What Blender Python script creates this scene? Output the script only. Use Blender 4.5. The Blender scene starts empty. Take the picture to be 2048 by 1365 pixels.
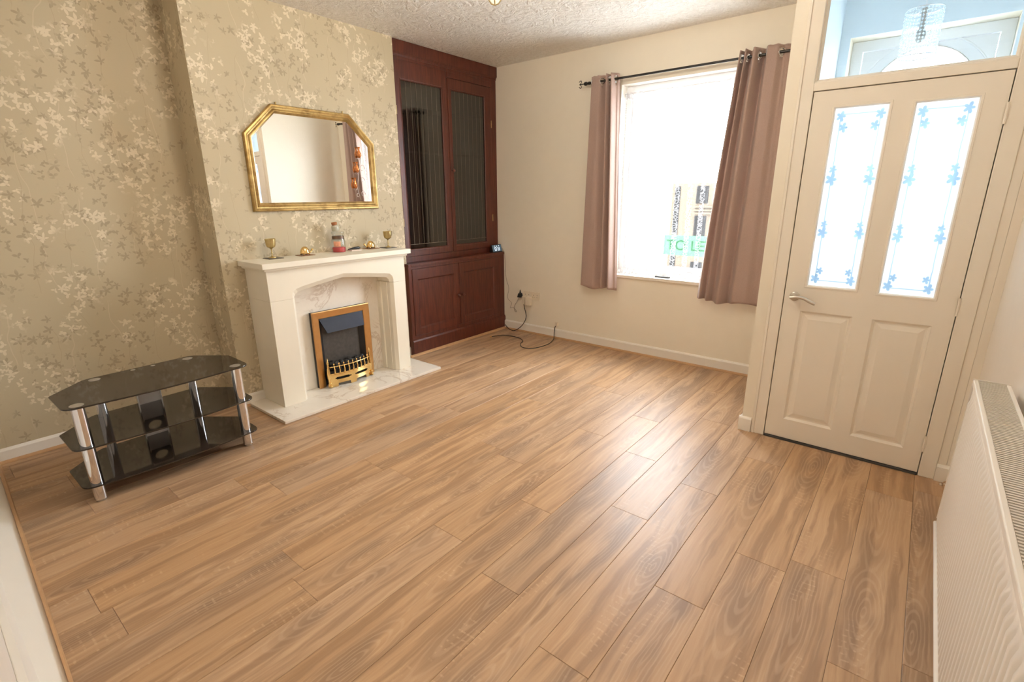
import bpy, bmesh, math, random
from mathutils import Vector, Matrix
random.seed(7)
PI = math.pi
sc = bpy.context.scene
C = sc.collection

# ---------------------------------------------------------------- camera
cd = bpy.data.cameras.new('camera'); cam = bpy.data.objects.new('camera', cd); C.objects.link(cam)
Rt = Vector((0.77780874, 0.62845814, -0.00734414)); Up = Vector((-0.16982227, 0.22140169, 0.96028209)); Fw = Vector((-0.6051231, 0.7456686, -0.27893436))
cam.matrix_world = Matrix(((Rt.x, Up.x, -Fw.x, 0), (Rt.y, Up.y, -Fw.y, 0), (Rt.z, Up.z, -Fw.z, 1.47785), (0, 0, 0, 1)))
cd.sensor_width = 36; cd.sensor_fit = 'HORIZONTAL'; cd.lens = 999.18 / 2048 * 36; cd.clip_start = 0.01
sc.camera = cam

# ---------------------------------------------------------------- world, lights, exposure
SKY = 13.0
LAMP = 39.0
w = bpy.data.worlds.new('overcast_sky'); sc.world = w; w.use_nodes = True
bgn = w.node_tree.nodes['Background']; bgn.inputs[0].default_value = (0.93, 0.96, 1.0, 1); bgn.inputs[1].default_value = SKY
sc.view_settings.view_transform = 'Standard'; sc.view_settings.look = 'None'; sc.view_settings.gamma = 1
sc.view_settings.use_curve_mapping = False
sc.view_settings.exposure = 1.07
sc.cycles.max_bounces = 10; sc.cycles.diffuse_bounces = 7; sc.cycles.transparent_max_bounces = 16
sc.cycles.sample_clamp_indirect = 6.0
sc.cycles.caustics_reflective = False; sc.cycles.caustics_refractive = False


def portal(x0, x1, z0, z1, y):
    l = bpy.data.lights.new('sky_portal', 'AREA'); l.shape = 'RECTANGLE'; l.size = x1 - x0; l.size_y = z1 - z0
    l.cycles.is_portal = True
    o = bpy.data.objects.new('sky_portal', l); C.objects.link(o)
    o.location = ((x0 + x1) / 2, y, (z0 + z1) / 2); o.rotation_euler = (-PI / 2, 0, 0)


portal(-2.28, -1.15, 0.75, 2.4, 4.56)
portal(-0.52, 0.14, 0.1, 2.4, 4.60)


def room_lamp(x, y, z, power, col, rad):
    l = bpy.data.lights.new('bulb_light', 'POINT'); l.energy = power; l.color = col; l.shadow_soft_size = rad
    o = bpy.data.objects.new('bulb_light', l); C.objects.link(o); o.location = (x, y, z)


# ---------------------------------------------------------------- dimensions (metres)
YF = 4.347      # window wall
YD = 3.261      # door wall of the lobby
XR = 0.335      # right wall
XA = -3.965     # alcove wall
XB = -3.685     # chimney breast face
HC = 2.7475
YB = -0.042     # near wall
BY0, BY1 = 1.405, 3.0   # chimney breast
XL = -0.72      # lobby side wall, room face

# ---------------------------------------------------------------- material DSL


class NT:
    def __init__(s, name):
        s.m = bpy.data.materials.new(name); s.m.use_nodes = True; s.t = s.m.node_tree; s.n = s.t.nodes; s.l = s.t.links
        s.p = s.n['Principled BSDF']; s.out = s.n['Material Output']

    def node(s, ty, **kw):
        n = s.n.new(ty)
        for k, v in kw.items(): setattr(n, k, v)
        return n

    def put(s, sock, v):
        if v is None: return
        if isinstance(v, (int, float)):
            sock.default_value = v
        elif isinstance(v, (tuple, list)):
            sock.default_value = (tuple(v) + (1,)) if (len(v) == 3 and sock.type == 'RGBA') else v
        else:
            s.l.new(v, sock)

    def math(s, op, a, b=None, c=None, clamp=False):
        n = s.node('ShaderNodeMath', operation=op); n.use_clamp = clamp
        s.put(n.inputs[0], a); s.put(n.inputs[1], b)
        if c is not None: s.put(n.inputs[2], c)
        return n.outputs[0]

    def add(s, a, b): return s.math('ADD', a, b)
    def sub(s, a, b): return s.math('SUBTRACT', a, b)
    def mul(s, a, b): return s.math('MULTIPLY', a, b)

    def smooth(s, v, a, b, c=0.0, d=1.0):
        n = s.node('ShaderNodeMapRange', interpolation_type='SMOOTHSTEP')
        s.put(n.inputs[0], v); n.inputs[1].default_value = a; n.inputs[2].default_value = b; n.inputs[3].default_value = c; n.inputs[4].default_value = d
        return n.outputs[0]

    def coord(s, which='Object'):
        return s.node('ShaderNodeTexCoord').outputs[which]

    def xyz(s, v):
        n = s.node('ShaderNodeSeparateXYZ'); s.l.new(v, n.inputs[0]); return n.outputs

    def vec(s, x, y, z=0.0):
        n = s.node('ShaderNodeCombineXYZ'); s.put(n.inputs[0], x); s.put(n.inputs[1], y); s.put(n.inputs[2], z); return n.outputs[0]

    def noise(s, v, scale, detail=2.0, rough=0.5, dist=0.0, out=0):
        n = s.node('ShaderNodeTexNoise'); s.put(n.inputs['Vector'], v); n.inputs['Scale'].default_value = scale
        n.inputs['Detail'].default_value = detail; n.inputs['Roughness'].default_value = rough; n.inputs['Distortion'].default_value = dist
        return n.outputs[out]

    def mix(s, f, a, b, blend='MIX'):
        n = s.node('ShaderNodeMix', data_type='RGBA', blend_type=blend)
        s.put(n.inputs[0], f); s.put(n.inputs[6], a); s.put(n.inputs[7], b); return n.outputs[2]

    def bump(s, h, strength=0.3, dist=0.01):
        n = s.node('ShaderNodeBump'); n.inputs['Strength'].default_value = strength; n.inputs['Distance'].default_value = dist
        s.l.new(h, n.inputs['Height']); s.l.new(n.outputs[0], s.p.inputs['Normal']); return n.outputs[0]

    def set(s, **kw):
        for k, v in kw.items(): s.put(s.p.inputs[k.replace('_', ' ')], v)
        return s


def simple(name, col, rough=0.5, metal=0.0, var=0.06, nscale=12.0, bump=0.0, bscale=200.0, **kw):
    t = NT(name); v = t.coord()
    n = t.noise(v, nscale, 3)
    dark = tuple(max(0, c * (1 - var)) for c in col); lite = tuple(min(1, c * (1 + var)) for c in col)
    t.set(Base_Color=t.mix(n, dark, lite), Roughness=rough, Metallic=metal, **kw)
    if bump: t.bump(t.noise(v, bscale, 2), bump, 0.002)
    return t.m


MT = {}
MT['wall_cream'] = simple('cream_wall_paint', (0.84, 0.78, 0.66), 0.6, var=0.02, bump=0.25, bscale=60)
MT['wall_right'] = simple('pale_wall_paint', (0.84, 0.79, 0.72), 0.6, var=0.02, bump=0.2, bscale=60)
MT['gloss'] = simple('cream_gloss_paint', (0.84, 0.78, 0.68), 0.28, var=0.02, nscale=5)
MT['skirt'] = simple('white_skirting_paint', (0.84, 0.80, 0.73), 0.35, var=0.03, nscale=9)
MT['upvc'] = simple('white_plastic_frame', (0.85, 0.87, 0.90), 0.3, var=0.01)  # white base colour cooled to carry the blue-white daylight
MT['lobby'] = simple('daylight_tinted_lobby_paint', (0.76, 0.83, 0.87), 0.6, var=0.02)  # bluish daylight put into the lobby wall colour
MT['stone'] = simple('cream_stone', (0.85, 0.80, 0.68), 0.45, var=0.03, nscale=7, bump=0.08, bscale=300)
MT['brass'] = simple('polished_brass', (0.86, 0.60, 0.25), 0.18, 1.0, var=0.08, nscale=30)
MT['oldbrass'] = simple('aged_brass', (0.55, 0.43, 0.20), 0.32, 1.0, var=0.15, nscale=60)
MT['chrome'] = simple('chrome', (0.80, 0.80, 0.82), 0.07, 1.0, var=0.01)
MT['satin'] = simple('satin_steel', (0.62, 0.58, 0.52), 0.3, 1.0, var=0.05, nscale=40)
MT['silver'] = simple('silver_column_paint', (0.50, 0.47, 0.43), 0.35, 0.6, var=0.05)
MT['iron'] = simple('black_iron', (0.03, 0.028, 0.026), 0.35, 0.4)
MT['black'] = simple('black_plastic', (0.015, 0.015, 0.017), 0.35)
MT['blackm'] = simple('matt_black_metal', (0.022, 0.021, 0.020), 0.5, var=0.3, nscale=40)
MT['hood'] = simple('glossy_black_hood', (0.05, 0.06, 0.085), 0.22, 0.5)
MT['firewall'] = simple('mottled_fire_back', (0.06, 0.052, 0.045), 0.6, var=0.5, nscale=45)  # dark base colour with strong mottling
MT['coal'] = simple('coal', (0.03, 0.028, 0.026), 0.6, var=0.6, nscale=90, bump=0.6, bscale=150)
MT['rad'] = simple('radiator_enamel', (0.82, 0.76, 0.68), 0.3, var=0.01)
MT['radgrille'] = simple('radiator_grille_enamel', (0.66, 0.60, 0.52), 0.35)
MT['plastic'] = simple('ivory_plastic', (0.76, 0.68, 0.55), 0.35)
MT['cable'] = simple('black_cable', (0.02, 0.017, 0.015), 0.4)
MT['wcable'] = simple('grey_thin_cable', (0.25, 0.19, 0.13), 0.5)
MT['cork'] = simple('cork', (0.42, 0.17, 0.07), 0.8, var=0.25, nscale=120)
MT['wax'] = simple('red_wax', (0.62, 0.05, 0.06), 0.4, var=0.15, nscale=60)
MT['sand'] = simple('white_filling', (0.80, 0.74, 0.58), 0.7)
MT['paper'] = simple('white_paper', (0.85, 0.72, 0.66), 0.6)
MT['coaster'] = simple('dark_coaster', (0.06, 0.045, 0.035), 0.4)
MT['coaster2'] = simple('brown_coaster', (0.30, 0.16, 0.08), 0.5)
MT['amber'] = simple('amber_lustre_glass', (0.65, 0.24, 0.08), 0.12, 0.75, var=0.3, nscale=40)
MT['darkgap'] = simple('dark_gap', (0.02, 0.012, 0.008), 0.8)
MT['matt'] = simple('dark_draught_strip', (0.05, 0.045, 0.04), 0.7)
MT['label'] = simple('jar_label', (0.75, 0.35, 0.22), 0.5, var=0.3, nscale=70)
MT['silverlid'] = simple('brown_lid', (0.15, 0.09, 0.06), 0.35, 0.3)
MT['pave'] = simple('grey_pavement', (0.55, 0.55, 0.54), 0.8, var=0.1)
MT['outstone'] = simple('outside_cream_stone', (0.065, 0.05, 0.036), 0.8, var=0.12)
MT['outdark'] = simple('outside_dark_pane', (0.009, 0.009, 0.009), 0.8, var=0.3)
MT['outwhite'] = simple('outside_white_paint', (0.62, 0.62, 0.62), 0.6)
MT['green'] = simple('green_board', (0.035, 0.13, 0.05), 0.5, var=0.03)
MT['letter'] = simple('dark_green_lettering', (0.005, 0.03, 0.012), 0.5)
MT['wire'] = simple('pale_wire', (0.60, 0.52, 0.48), 0.3, 0.8)


def glass_mat(name, tint, rough, transp, gloss=1.0, bumpf=None):
    """thin pane: part transparent, part glossy reflection by Fresnel, part diffuse"""
    t = NT(name)
    tr = t.node('ShaderNodeBsdfTransparent'); tr.inputs[0].default_value = tuple(tint) + (1,)
    gl = t.node('ShaderNodeBsdfGlossy'); gl.inputs['Roughness'].default_value = rough
    lw = t.node('ShaderNodeLayerWeight'); fac = t.add(0.045, t.mul(t.math('POWER', lw.outputs['Facing'], 5.0), 0.9))
    if bumpf:
        b = t.node('ShaderNodeBump'); b.inputs['Strength'].default_value = bumpf[1]; b.inputs['Distance'].default_value = 0.003
        t.l.new(bumpf[0](t), b.inputs['Height']); t.l.new(b.outputs[0], gl.inputs['Normal']); t.l.new(b.outputs[0], lw.inputs['Normal'])
    mx = t.node('ShaderNodeMixShader'); t.l.new(t.math('MULTIPLY', fac, gloss, clamp=True), mx.inputs[0]); t.l.new(tr.outputs[0], mx.inputs[1]); t.l.new(gl.outputs[0], mx.inputs[2])
    t.l.new(mx.outputs[0], t.out.inputs[0]); t.n.remove(t.p)
    return t.m


MT['clear'] = glass_mat('clear_glass', (0.97, 0.99, 1.0), 0.0, 1)
MT['jar'] = glass_mat('jar_glass', (0.86, 0.88, 0.88), 0.02, 1, 1.6)


def reeds(t):
    x = t.xyz(t.coord())
    return t.math('SINE', t.mul(x[1], 2 * PI / 0.055))


MT['cabglass'] = glass_mat('dark_reeded_glass', (0.30, 0.28, 0.25), 0.05, 1, 2.6, (reeds, 0.035))


def frosted():
    """etched door glass: opal pane that scatters and passes daylight, with darker-etched floral border"""
    t = NT('etched_door_glass'); v = t.xyz(t.coord('UV')); u, z = v[0], v[1]   # u 0..w , z 0..h in metres
    W, H = 0.236, 0.938

    def line(a, c, wd):
        return t.smooth(t.math('ABSOLUTE', t.sub(a, c)), wd, wd * 0.4)
    wob = t.mul(t.sub(t.noise(t.vec(u, z), 18, 1), 0.5), 0.006)
    uu = t.add(u, wob)
    inz = t.mul(t.smooth(z, 0.035, 0.045), t.smooth(z, H - 0.035, H - 0.045))
    inu = t.mul(t.smooth(u, 0.03, 0.035), t.smooth(u, W - 0.03, W - 0.035))
    m = t.mul(t.math('MAXIMUM', line(uu, 0.034, 0.003), line(uu, W - 0.034, 0.003)), inz)
    m = t.math('MAXIMUM', m, t.mul(t.math('MAXIMUM', line(z, 0.036, 0.003), line(z, H - 0.036, 0.003)), inu))
    for (cx, cz, r) in ((0.034, 0.045, .023), (W - 0.034, 0.045, .023), (0.034, H - 0.045, .023), (W - 0.034, H - 0.045, .023),
                        (0.05, 0.09, .018), (W - 0.05, 0.09, .018), (0.05, H - 0.10, .022), (W - 0.05, H - 0.10, .022),
                        (0.034, 0.30, .026), (W - 0.034, 0.30, .026), (0.036, 0.345, .018), (W - 0.036, 0.345, .018),
                        (0.034, 0.58, .028), (W - 0.034, 0.58, .028), (0.036, 0.63, .020), (W - 0.036, 0.63, .020)):
        dx = t.sub(u, cx); dz = t.sub(z, cz)
        a = t.math('ARCTAN2', dz, dx)
        rr = t.math('SQRT', t.add(t.mul(dx, dx), t.mul(t.mul(dz, dz), 0.6)))
        pet = t.mul(t.add(t.mul(t.math('ABSOLUTE', t.math('COSINE', t.mul(a, 2.5))), 0.55), 0.45), r)
        m = t.math('MAXIMUM', m, t.smooth(t.sub(pet, rr), 0.0, 0.003))
    col = t.mix(m, (1.0, 1.0, 1.0), (0.55, 0.67, 0.78))
    tl = t.node('ShaderNodeBsdfTranslucent'); t.l.new(col, tl.inputs[0])
    tr = t.node('ShaderNodeBsdfTransparent'); t.l.new(col, tr.inputs[0])
    gl = t.node('ShaderNodeBsdfGlossy'); gl.inputs['Roughness'].default_value = 0.3; gl.inputs[0].default_value = (0.9, 0.95, 1, 1)
    m1 = t.node('ShaderNodeMixShader'); m1.inputs[0].default_value = 0.22; t.l.new(tl.outputs[0], m1.inputs[1]); t.l.new(tr.outputs[0], m1.inputs[2])
    m2 = t.node('ShaderNodeMixShader'); m2.inputs[0].default_value = 0.06; t.l.new(m1.outputs[0], m2.inputs[1]); t.l.new(gl.outputs[0], m2.inputs[2])
    t.l.new(m2.outputs[0], t.out.inputs[0]); t.n.remove(t.p)
    return t.m


MT['frost'] = frosted()


def opal(name, f, k=1.0):
    t = NT(name)
    tl = t.node('ShaderNodeBsdfTranslucent'); tl.inputs[0].default_value = (0.9 * k, 0.96 * k, k, 1)
    tr = t.node('ShaderNodeBsdfTransparent'); tr.inputs[0].default_value = (0.95 * k, 0.98 * k, k, 1)
    m1 = t.node('ShaderNodeMixShader'); m1.inputs[0].default_value = f; t.l.new(tl.outputs[0], m1.inputs[1]); t.l.new(tr.outputs[0], m1.inputs[2])
    t.l.new(m1.outputs[0], t.out.inputs[0]); t.n.remove(t.p); return t.m


MT['opal'] = opal('obscure_front_door_glass', 0.5, 0.66)
MT['bead'] = opal('clear_acrylic_beads', 0.35)


def wallpaper():
    t = NT('leaf_pattern_wallpaper'); uv = t.coord('UV'); s = t.xyz(uv); u, v = s[0], s[1]

    def layer(scale, seed, size, thr, nmask, stretch=1.0, pet=2.5):
        vc = t.vec(t.add(u, seed), t.add(v, seed * 0.37))
        wob = t.node('ShaderNodeTexNoise'); t.l.new(vc, wob.inputs['Vector']); wob.inputs['Scale'].default_value = 30
        vo = t.node('ShaderNodeTexVoronoi', voronoi_dimensions='2D', feature='F1'); vo.inputs['Scale'].default_value = scale; vo.inputs['Randomness'].default_value = 1.0
        t.l.new(vc, vo.inputs['Vector'])
        d = t.node('ShaderNodeVectorMath', operation='SUBTRACT'); t.l.new(vc, d.inputs[0]); t.l.new(vo.outputs['Position'], d.inputs[1])
        dd = t.xyz(d.outputs[0]); cr = t.xyz(vo.outputs['Color'])
        ang = t.add(t.math('ARCTAN2', dd[1], dd[0]), t.mul(cr[0], 6.28))
        r = t.math('SQRT', t.add(t.mul(dd[0], dd[0]), t.mul(dd[1], dd[1])))
        r = t.add(r, t.mul(t.sub(wob.outputs[0], 0.5), size * 0.5))
        petal = t.math('POWER', t.mul(t.math('PINGPONG', t.add(t.mul(ang, pet / PI), 20.0), 0.5), 2.0), 1.05)
        petal = t.mul(petal, t.add(t.mul(t.math('COSINE', ang), 0.35), 0.85))
        rr = t.mul(t.add(t.mul(petal, 1.05), 0.26), t.mul(t.add(t.mul(cr[1], 0.5), 0.6), size))
        leaf = t.smooth(t.sub(rr, r), 0.0, size * 0.18)
        reg = t.noise(t.vec(t.add(u, nmask), t.mul(t.add(v, nmask), 0.8)), 4.2, 1.0)
        reg = t.smooth(reg, thr, thr + 0.08)
        keep = t.smooth(cr[2], 0.25, 0.27)
        return t.mul(t.mul(leaf, reg), keep)
    d1 = t.math('MAXIMUM', layer(13, 0.0, 0.032, 0.47, 1.3), layer(21, 3.1, 0.022, 0.49, 4.4, pet=1.5))
    l1 = t.math('MAXIMUM', layer(13, 7.7, 0.033, 0.50, 9.2), layer(21, 5.3, 0.023, 0.48, 9.2, pet=1.5))
    # stems

    def stem(seed, per):
        wv = t.add(u, t.mul(t.sub(t.noise(t.vec(t.mul(u, 0.8), v, seed), 3.5, 2), 0.5), 0.16))
        f = t.math('PINGPONG', t.add(wv, seed), per / 2)
        ln = t.smooth(f, 0.0030, 0.0012)
        br = t.smooth(t.noise(t.vec(t.add(u, seed), v), 3.0, 1), 0.45, 0.52)
        return t.mul(ln, br)
    base = t.mix(t.noise(uv, 1.4, 2), (0.49, 0.42, 0.285), (0.57, 0.495, 0.35))
    c = t.mix(t.mul(stem(2.2, 0.17), 0.25), base, (0.36, 0.27, 0.17))
    c = t.mix(t.mul(d1, 0.50), c, (0.28, 0.215, 0.14))
    c = t.mix(t.mul(stem(6.1, 0.23), 0.22), c, (0.85, 0.72, 0.55))
    c = t.mix(t.mul(l1, 0.58), c, (0.86, 0.77, 0.60))
    linen = t.noise(t.vec(t.mul(u, 900), t.mul(v, 500)), 1.0, 1)
    c = t.mix(t.mul(linen, 0.10), c, (0.40, 0.33, 0.22))
    t.set(Base_Color=c, Roughness=t.sub(0.55, t.mul(l1, 0.15)), Metallic=0.0)
    t.p.inputs['Specular IOR Level'].default_value = 0.35
    t.bump(t.add(t.mul(linen, 0.3), t.add(l1, d1)), 0.08, 0.002)
    return t.m


MT['paper_wall'] = wallpaper()


def artex():
    t = NT('stippled_textured_ceiling'); v = t.coord()
    sw = t.noise(v, 9, 3, 0.6, 1.5); fi = t.noise(v, 42, 4, 0.65, 0.8)
    h = t.add(t.mul(t.smooth(sw, 0.35, 0.65), 0.6), fi)
    c = t.mix(t.smooth(fi, 0.35, 0.65), (0.80, 0.76, 0.70), (0.90, 0.87, 0.82))
    t.set(Base_Color=c, Roughness=0.5); t.bump(h, 0.75, 0.02)
    return t.m


MT['ceiling'] = artex()


def marble():
    t = NT('veined_marble'); v = t.coord()
    n = t.noise(v, 5, 4, 0.6, 1.2)
    ve = t.math('ABSOLUTE', t.sub(t.noise(v, 2.3, 5, 0.60, 1.3), 0.5))
    ve = t.mul(t.smooth(ve, 0.024, 0.0), t.smooth(t.noise(v, 3.0, 1), 0.40, 0.55))
    ve2 = t.smooth(t.math('ABSOLUTE', t.sub(t.noise(v, 5.5, 4, 0.6, 1.2), 0.52)), 0.02, 0.0)
    c = t.mix(n, (0.80, 0.74, 0.64), (0.86, 0.81, 0.74))
    c = t.mix(t.mul(ve2, 0.07), c, (0.60, 0.52, 0.44)); c = t.mix(t.mul(ve, 0.55), c, (0.50, 0.38, 0.28))
    t.set(Base_Color=c, Roughness=0.16)
    return t.m


MT['marble'] = marble()


def mahogany():
    t = NT('dark_mahogany_stain'); v = t.xyz(t.coord())
    st = t.noise(t.vec(t.mul(v[0], 30), t.mul(v[1], 30), t.mul(v[2], 3)), 1.5, 4, 0.6, 0.5)
    c = t.mix(t.smooth(st, 0.3, 0.7), (0.062, 0.013, 0.006), (0.115, 0.025, 0.012))
    t.set(Base_Color=c, Roughness=0.38); t.bump(st, 0.12, 0.002)
    return t.m


MT['mahog'] = mahogany()


def oak():
    t = NT('laminate_oak_plank'); co = t.xyz(t.coord()); oi = t.node('ShaderNodeObjectInfo'); R = oi.outputs['Random']
    x, y = co[0], co[1]
    r1 = t.math('FRACT', t.mul(R, 17.31)); r2 = t.math('FRACT', t.mul(R, 91.7)); r3 = t.math('FRACT', t.mul(R, 337.1)); r4 = t.math('FRACT', t.mul(R, 733.9))
    off = t.mul(R, 60.0)
    P = t.vec(x, t.add(y, off), off)
    warp = t.mul(t.sub(t.noise(t.vec(t.mul(x, 5), t.mul(t.add(y, off), 2.3), off), 1.0, 2), 0.5), 0.055)
    warp2 = t.mul(t.sub(t.noise(t.vec(t.mul(x, 30), t.mul(t.add(y, off), 16), off), 1.0, 2), 0.5), 0.0085)
    xx = t.add(t.add(x, warp), warp2)
    cx = t.mul(t.sub(r1, 0.5), 0.13)
    # two hearts along the board, cathedral rings around each

    def heart(cy, asp):
        dx = t.sub(xx, cx); dy = t.mul(t.sub(y, cy), t.mul(asp, t.add(t.mul(r4, 1.1), 0.5)))
        return t.math('SQRT', t.add(t.mul(dx, dx), t.mul(dy, dy)))
    d1 = heart(t.mul(t.sub(r2, 0.5), 1.1), 0.15)
    d2 = heart(t.sub(t.mul(t.sub(r2, 0.5), 1.1), 0.75), 0.10)
    d3 = heart(t.add(t.mul(t.sub(r2, 0.5), 1.1), 0.85), 0.07)
    d = t.math('MINIMUM', d1, d3)
    ring = t.math('SINE', t.mul(t.math('POWER', t.add(d, 0.004), 0.82), 350.0))
    ringm = t.smooth(ring, 0.1, 0.95)
    heartm = t.smooth(d, 0.085, 0.018)
    heartn = t.mul(heartm, t.smooth(t.noise(t.vec(t.mul(x, 9), t.mul(t.add(y, off), 2.5), off), 1.0, 2), 0.40, 0.62))
    streak = t.noise(t.vec(t.mul(xx, 20), t.mul(t.add(y, off), 1.3), off), 1.0, 3, 0.6)
    streak2 = t.noise(t.vec(t.mul(xx, 75), t.mul(t.add(y, off), 2.2), off), 1.0, 3, 0.6)
    fine = t.noise(t.vec(t.mul(x, 420), t.mul(t.add(y, off), 14), off), 1.0, 2)
    tone = t.mix(r3, (0.475, 0.295, 0.16), (0.525, 0.335, 0.188))
    c = t.mix(t.mul(t.smooth(streak, 0.44, 0.62), 0.75), tone, (0.285, 0.165, 0.088))
    c = t.mix(t.mul(t.smooth(streak2, 0.45, 0.70), 0.28), c, (0.36, 0.20, 0.095))
    c = t.mix(t.mul(t.smooth(streak2, 0.48, 0.25), 0.30), c, (0.74, 0.50, 0.29))
    c = t.mix(t.mul(heartn, 0.78), c, (0.245, 0.15, 0.09))
    c = t.mix(t.mul(t.mul(ringm, t.smooth(d, 0.10, 0.03)), 0.24), c, (0.66, 0.47, 0.31))
    c = t.mix(t.mul(fine, 0.16), c, (0.33, 0.19, 0.10))
    # saw marks: short pale ticks across the grain
    sm = t.smooth(t.math('SINE', t.mul(t.add(y, t.mul(t.noise(t.vec(t.mul(x, 9), t.mul(t.add(y, off), 3), off), 1.0, 1), 0.03)), 210.0)), 0.55, 0.95)
    smm = t.mul(t.smooth(t.noise(t.vec(t.mul(x, 14), t.mul(t.add(y, off), 2.6), t.add(off, 9.0)), 1.0, 1), 0.58, 0.68), t.smooth(t.noise(t.vec(t.mul(x, 90), t.mul(t.add(y, off), 30), 3.0), 1.0, 1), 0.42, 0.6))
    c = t.mix(t.mul(t.mul(sm, smm), 0.24), c, (0.78, 0.56, 0.36))
    hs = t.node('ShaderNodeHueSaturation'); t.l.new(c, hs.inputs['Color']); t.put(hs.inputs['Value'], t.add(t.mul(r4, 0.10), 0.95)); t.put(hs.inputs['Saturation'], t.add(t.mul(r1, 0.12), 0.90))
    t.set(Base_Color=hs.outputs[0], Roughness=t.add(t.mul(t.noise(P, 60, 2), 0.12), 0.34))
    t.p.inputs['Specular IOR Level'].default_value = 0.36
    t.bump(t.add(t.mul(fine, 0.5), t.mul(ringm, 0.25)), 0.10, 0.001)
    return t.m


MT['oak'] = oak()
MT['beading'] = simple('oak_beading', (0.50, 0.30, 0.15), 0.4, var=0.15, nscale=25)


def fabric():
    t = NT('mauve_brown_curtain_fabric'); v = t.coord(); s = t.xyz(v)
    wv = t.noise(t.vec(t.mul(s[0], 500), t.mul(s[1], 500), t.mul(s[2], 90)), 1.0, 2)
    cr = t.noise(t.vec(t.mul(s[0], 12), t.mul(s[1], 12), t.mul(s[2], 4)), 1.0, 3)
    c = t.mix(wv, (0.40, 0.275, 0.23), (0.52, 0.38, 0.325))
    tl = t.node('ShaderNodeBsdfTranslucent'); t.l.new(c, tl.inputs[0])
    t.set(Base_Color=c, Roughness=0.85)
    t.p.inputs['Sheen Weight'].default_value = 0.3
    t.bump(t.add(wv, t.mul(cr, 3)), 0.25, 0.004)
    mx = t.node('ShaderNodeMixShader'); mx.inputs[0].default_value = 0.15
    t.l.new(t.p.outputs[0], mx.inputs[1]); t.l.new(tl.outputs[0], mx.inputs[2]); t.l.new(mx.outputs[0], t.out.inputs[0])
    return t.m


MT['curtain'] = fabric()


def net():
    t = NT('white_lace_net'); uv = t.xyz(t.coord('UV')); u, v = uv[0], uv[1]
    vc = t.vec(u, v)
    # lace motifs: rings and scrolls
    vo = t.node('ShaderNodeTexVoronoi', voronoi_dimensions='2D', feature='DISTANCE_TO_EDGE'); vo.inputs['Scale'].default_value = 46; t.l.new(vc, vo.inputs['Vector'])
    lace = t.smooth(vo.outputs[0], 0.16, 0.05)
    vo2 = t.node('ShaderNodeTexVoronoi', voronoi_dimensions='2D', feature='F1'); vo2.inputs['Scale'].default_value = 14; t.l.new(vc, vo2.inputs['Vector'])
    mot = t.smooth(t.math('ABSOLUTE', t.sub(vo2.outputs['Distance'], 0.33)), 0.12, 0.05)
    band = t.math('PINGPONG', t.add(u, 0.02), 0.055)
    lb = t.smooth(band, 0.032, 0.036)
    m = t.math('MAXIMUM', t.mul(lace, lb), t.mul(t.mul(mot, lb), 0.8))
    dens = t.add(t.mul(m, 0.30), 0.035)
    # gathered heading is denser
    top = t.smooth(v, 2.27, 2.33)
    dens = t.math('MAXIMUM', dens, t.mul(top, 0.8))
    bot = t.smooth(v, 0.80, 0.775)
    dens = t.math('MAXIMUM', dens, t.mul(bot, t.add(t.mul(mot, 0.3), 0.6)))
    df = t.node('ShaderNodeBsdfDiffuse'); df.inputs[0].default_value = (0.86, 0.86, 0.88, 1)
    tl = t.node('ShaderNodeBsdfTranslucent'); tl.inputs[0].default_value = (0.80, 0.80, 0.84, 1)
    ml = t.node('ShaderNodeMixShader'); ml.inputs[0].default_value = 0.22; t.l.new(df.outputs[0], ml.inputs[1]); t.l.new(tl.outputs[0], ml.inputs[2])
    tr = t.node('ShaderNodeBsdfTransparent')
    mx = t.node('ShaderNodeMixShader'); t.l.new(dens, mx.inputs[0]); t.l.new(tr.outputs[0], mx.inputs[1]); t.l.new(ml.outputs[0], mx.inputs[2])
    t.l.new(mx.outputs[0], t.out.inputs[0]); t.n.remove(t.p)
    return t.m


MT['net'] = net()


def goldframe():
    t = NT('antique_gold_leaf'); v = t.coord()
    n = t.noise(v, 14, 4, 0.6)
    c = t.mix(t.smooth(n, 0.35, 0.65), (0.38, 0.25, 0.09), (0.62, 0.44, 0.18))
    t.set(Base_Color=c, Roughness=t.add(t.mul(n, 0.2), 0.30), Metallic=0.8)
    return t.m


MT['gold'] = goldframe()
MT['brushed'] = simple('brushed_antique_brass', (0.66, 0.40, 0.17), 0.30, 1.0, var=0.12, nscale=25)
MT['mirror'] = simple('mirror_silver', (0.92, 0.93, 0.93), 0.0, 1.0, var=0.0)
tb = NT('black_tinted_glass'); tb.set(Base_Color=(0.030, 0.022, 0.016), Roughness=0.06); tb.p.inputs['Specular IOR Level'].default_value = 0.6; MT['bglass'] = tb.m
te = NT('clock_digits_glow'); te.set(Base_Color=(0.5, 0.6, 0.7)); te.p.inputs['Emission Color'].default_value = (0.65, 0.75, 0.9, 1); te.p.inputs['Emission Strength'].default_value = 0.9; MT['digit'] = te.m
te = NT('clock_screen'); te.set(Base_Color=(0.02, 0.03, 0.035), Roughness=0.1); te.p.inputs['Emission Color'].default_value = (0.05, 0.08, 0.10, 1); te.p.inputs['Emission Strength'].default_value = 0.6; MT['screen'] = te.m
te = NT('lit_frosted_bulb'); te.set(Base_Color=(1, 0.9, 0.7)); te.p.inputs['Emission Color'].default_value = (1.0, 0.80, 0.52, 1); te.p.inputs['Emission Strength'].default_value = 6; MT['bulb'] = te.m
te = NT('cream_lampshade_glass'); te.set(Base_Color=(0.85, 0.8, 0.6), Roughness=0.2); te.p.inputs['Emission Color'].default_value = (1.0, 0.88, 0.6, 1); te.p.inputs['Emission Strength'].default_value = 0.5; MT['shade'] = te.m

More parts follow.
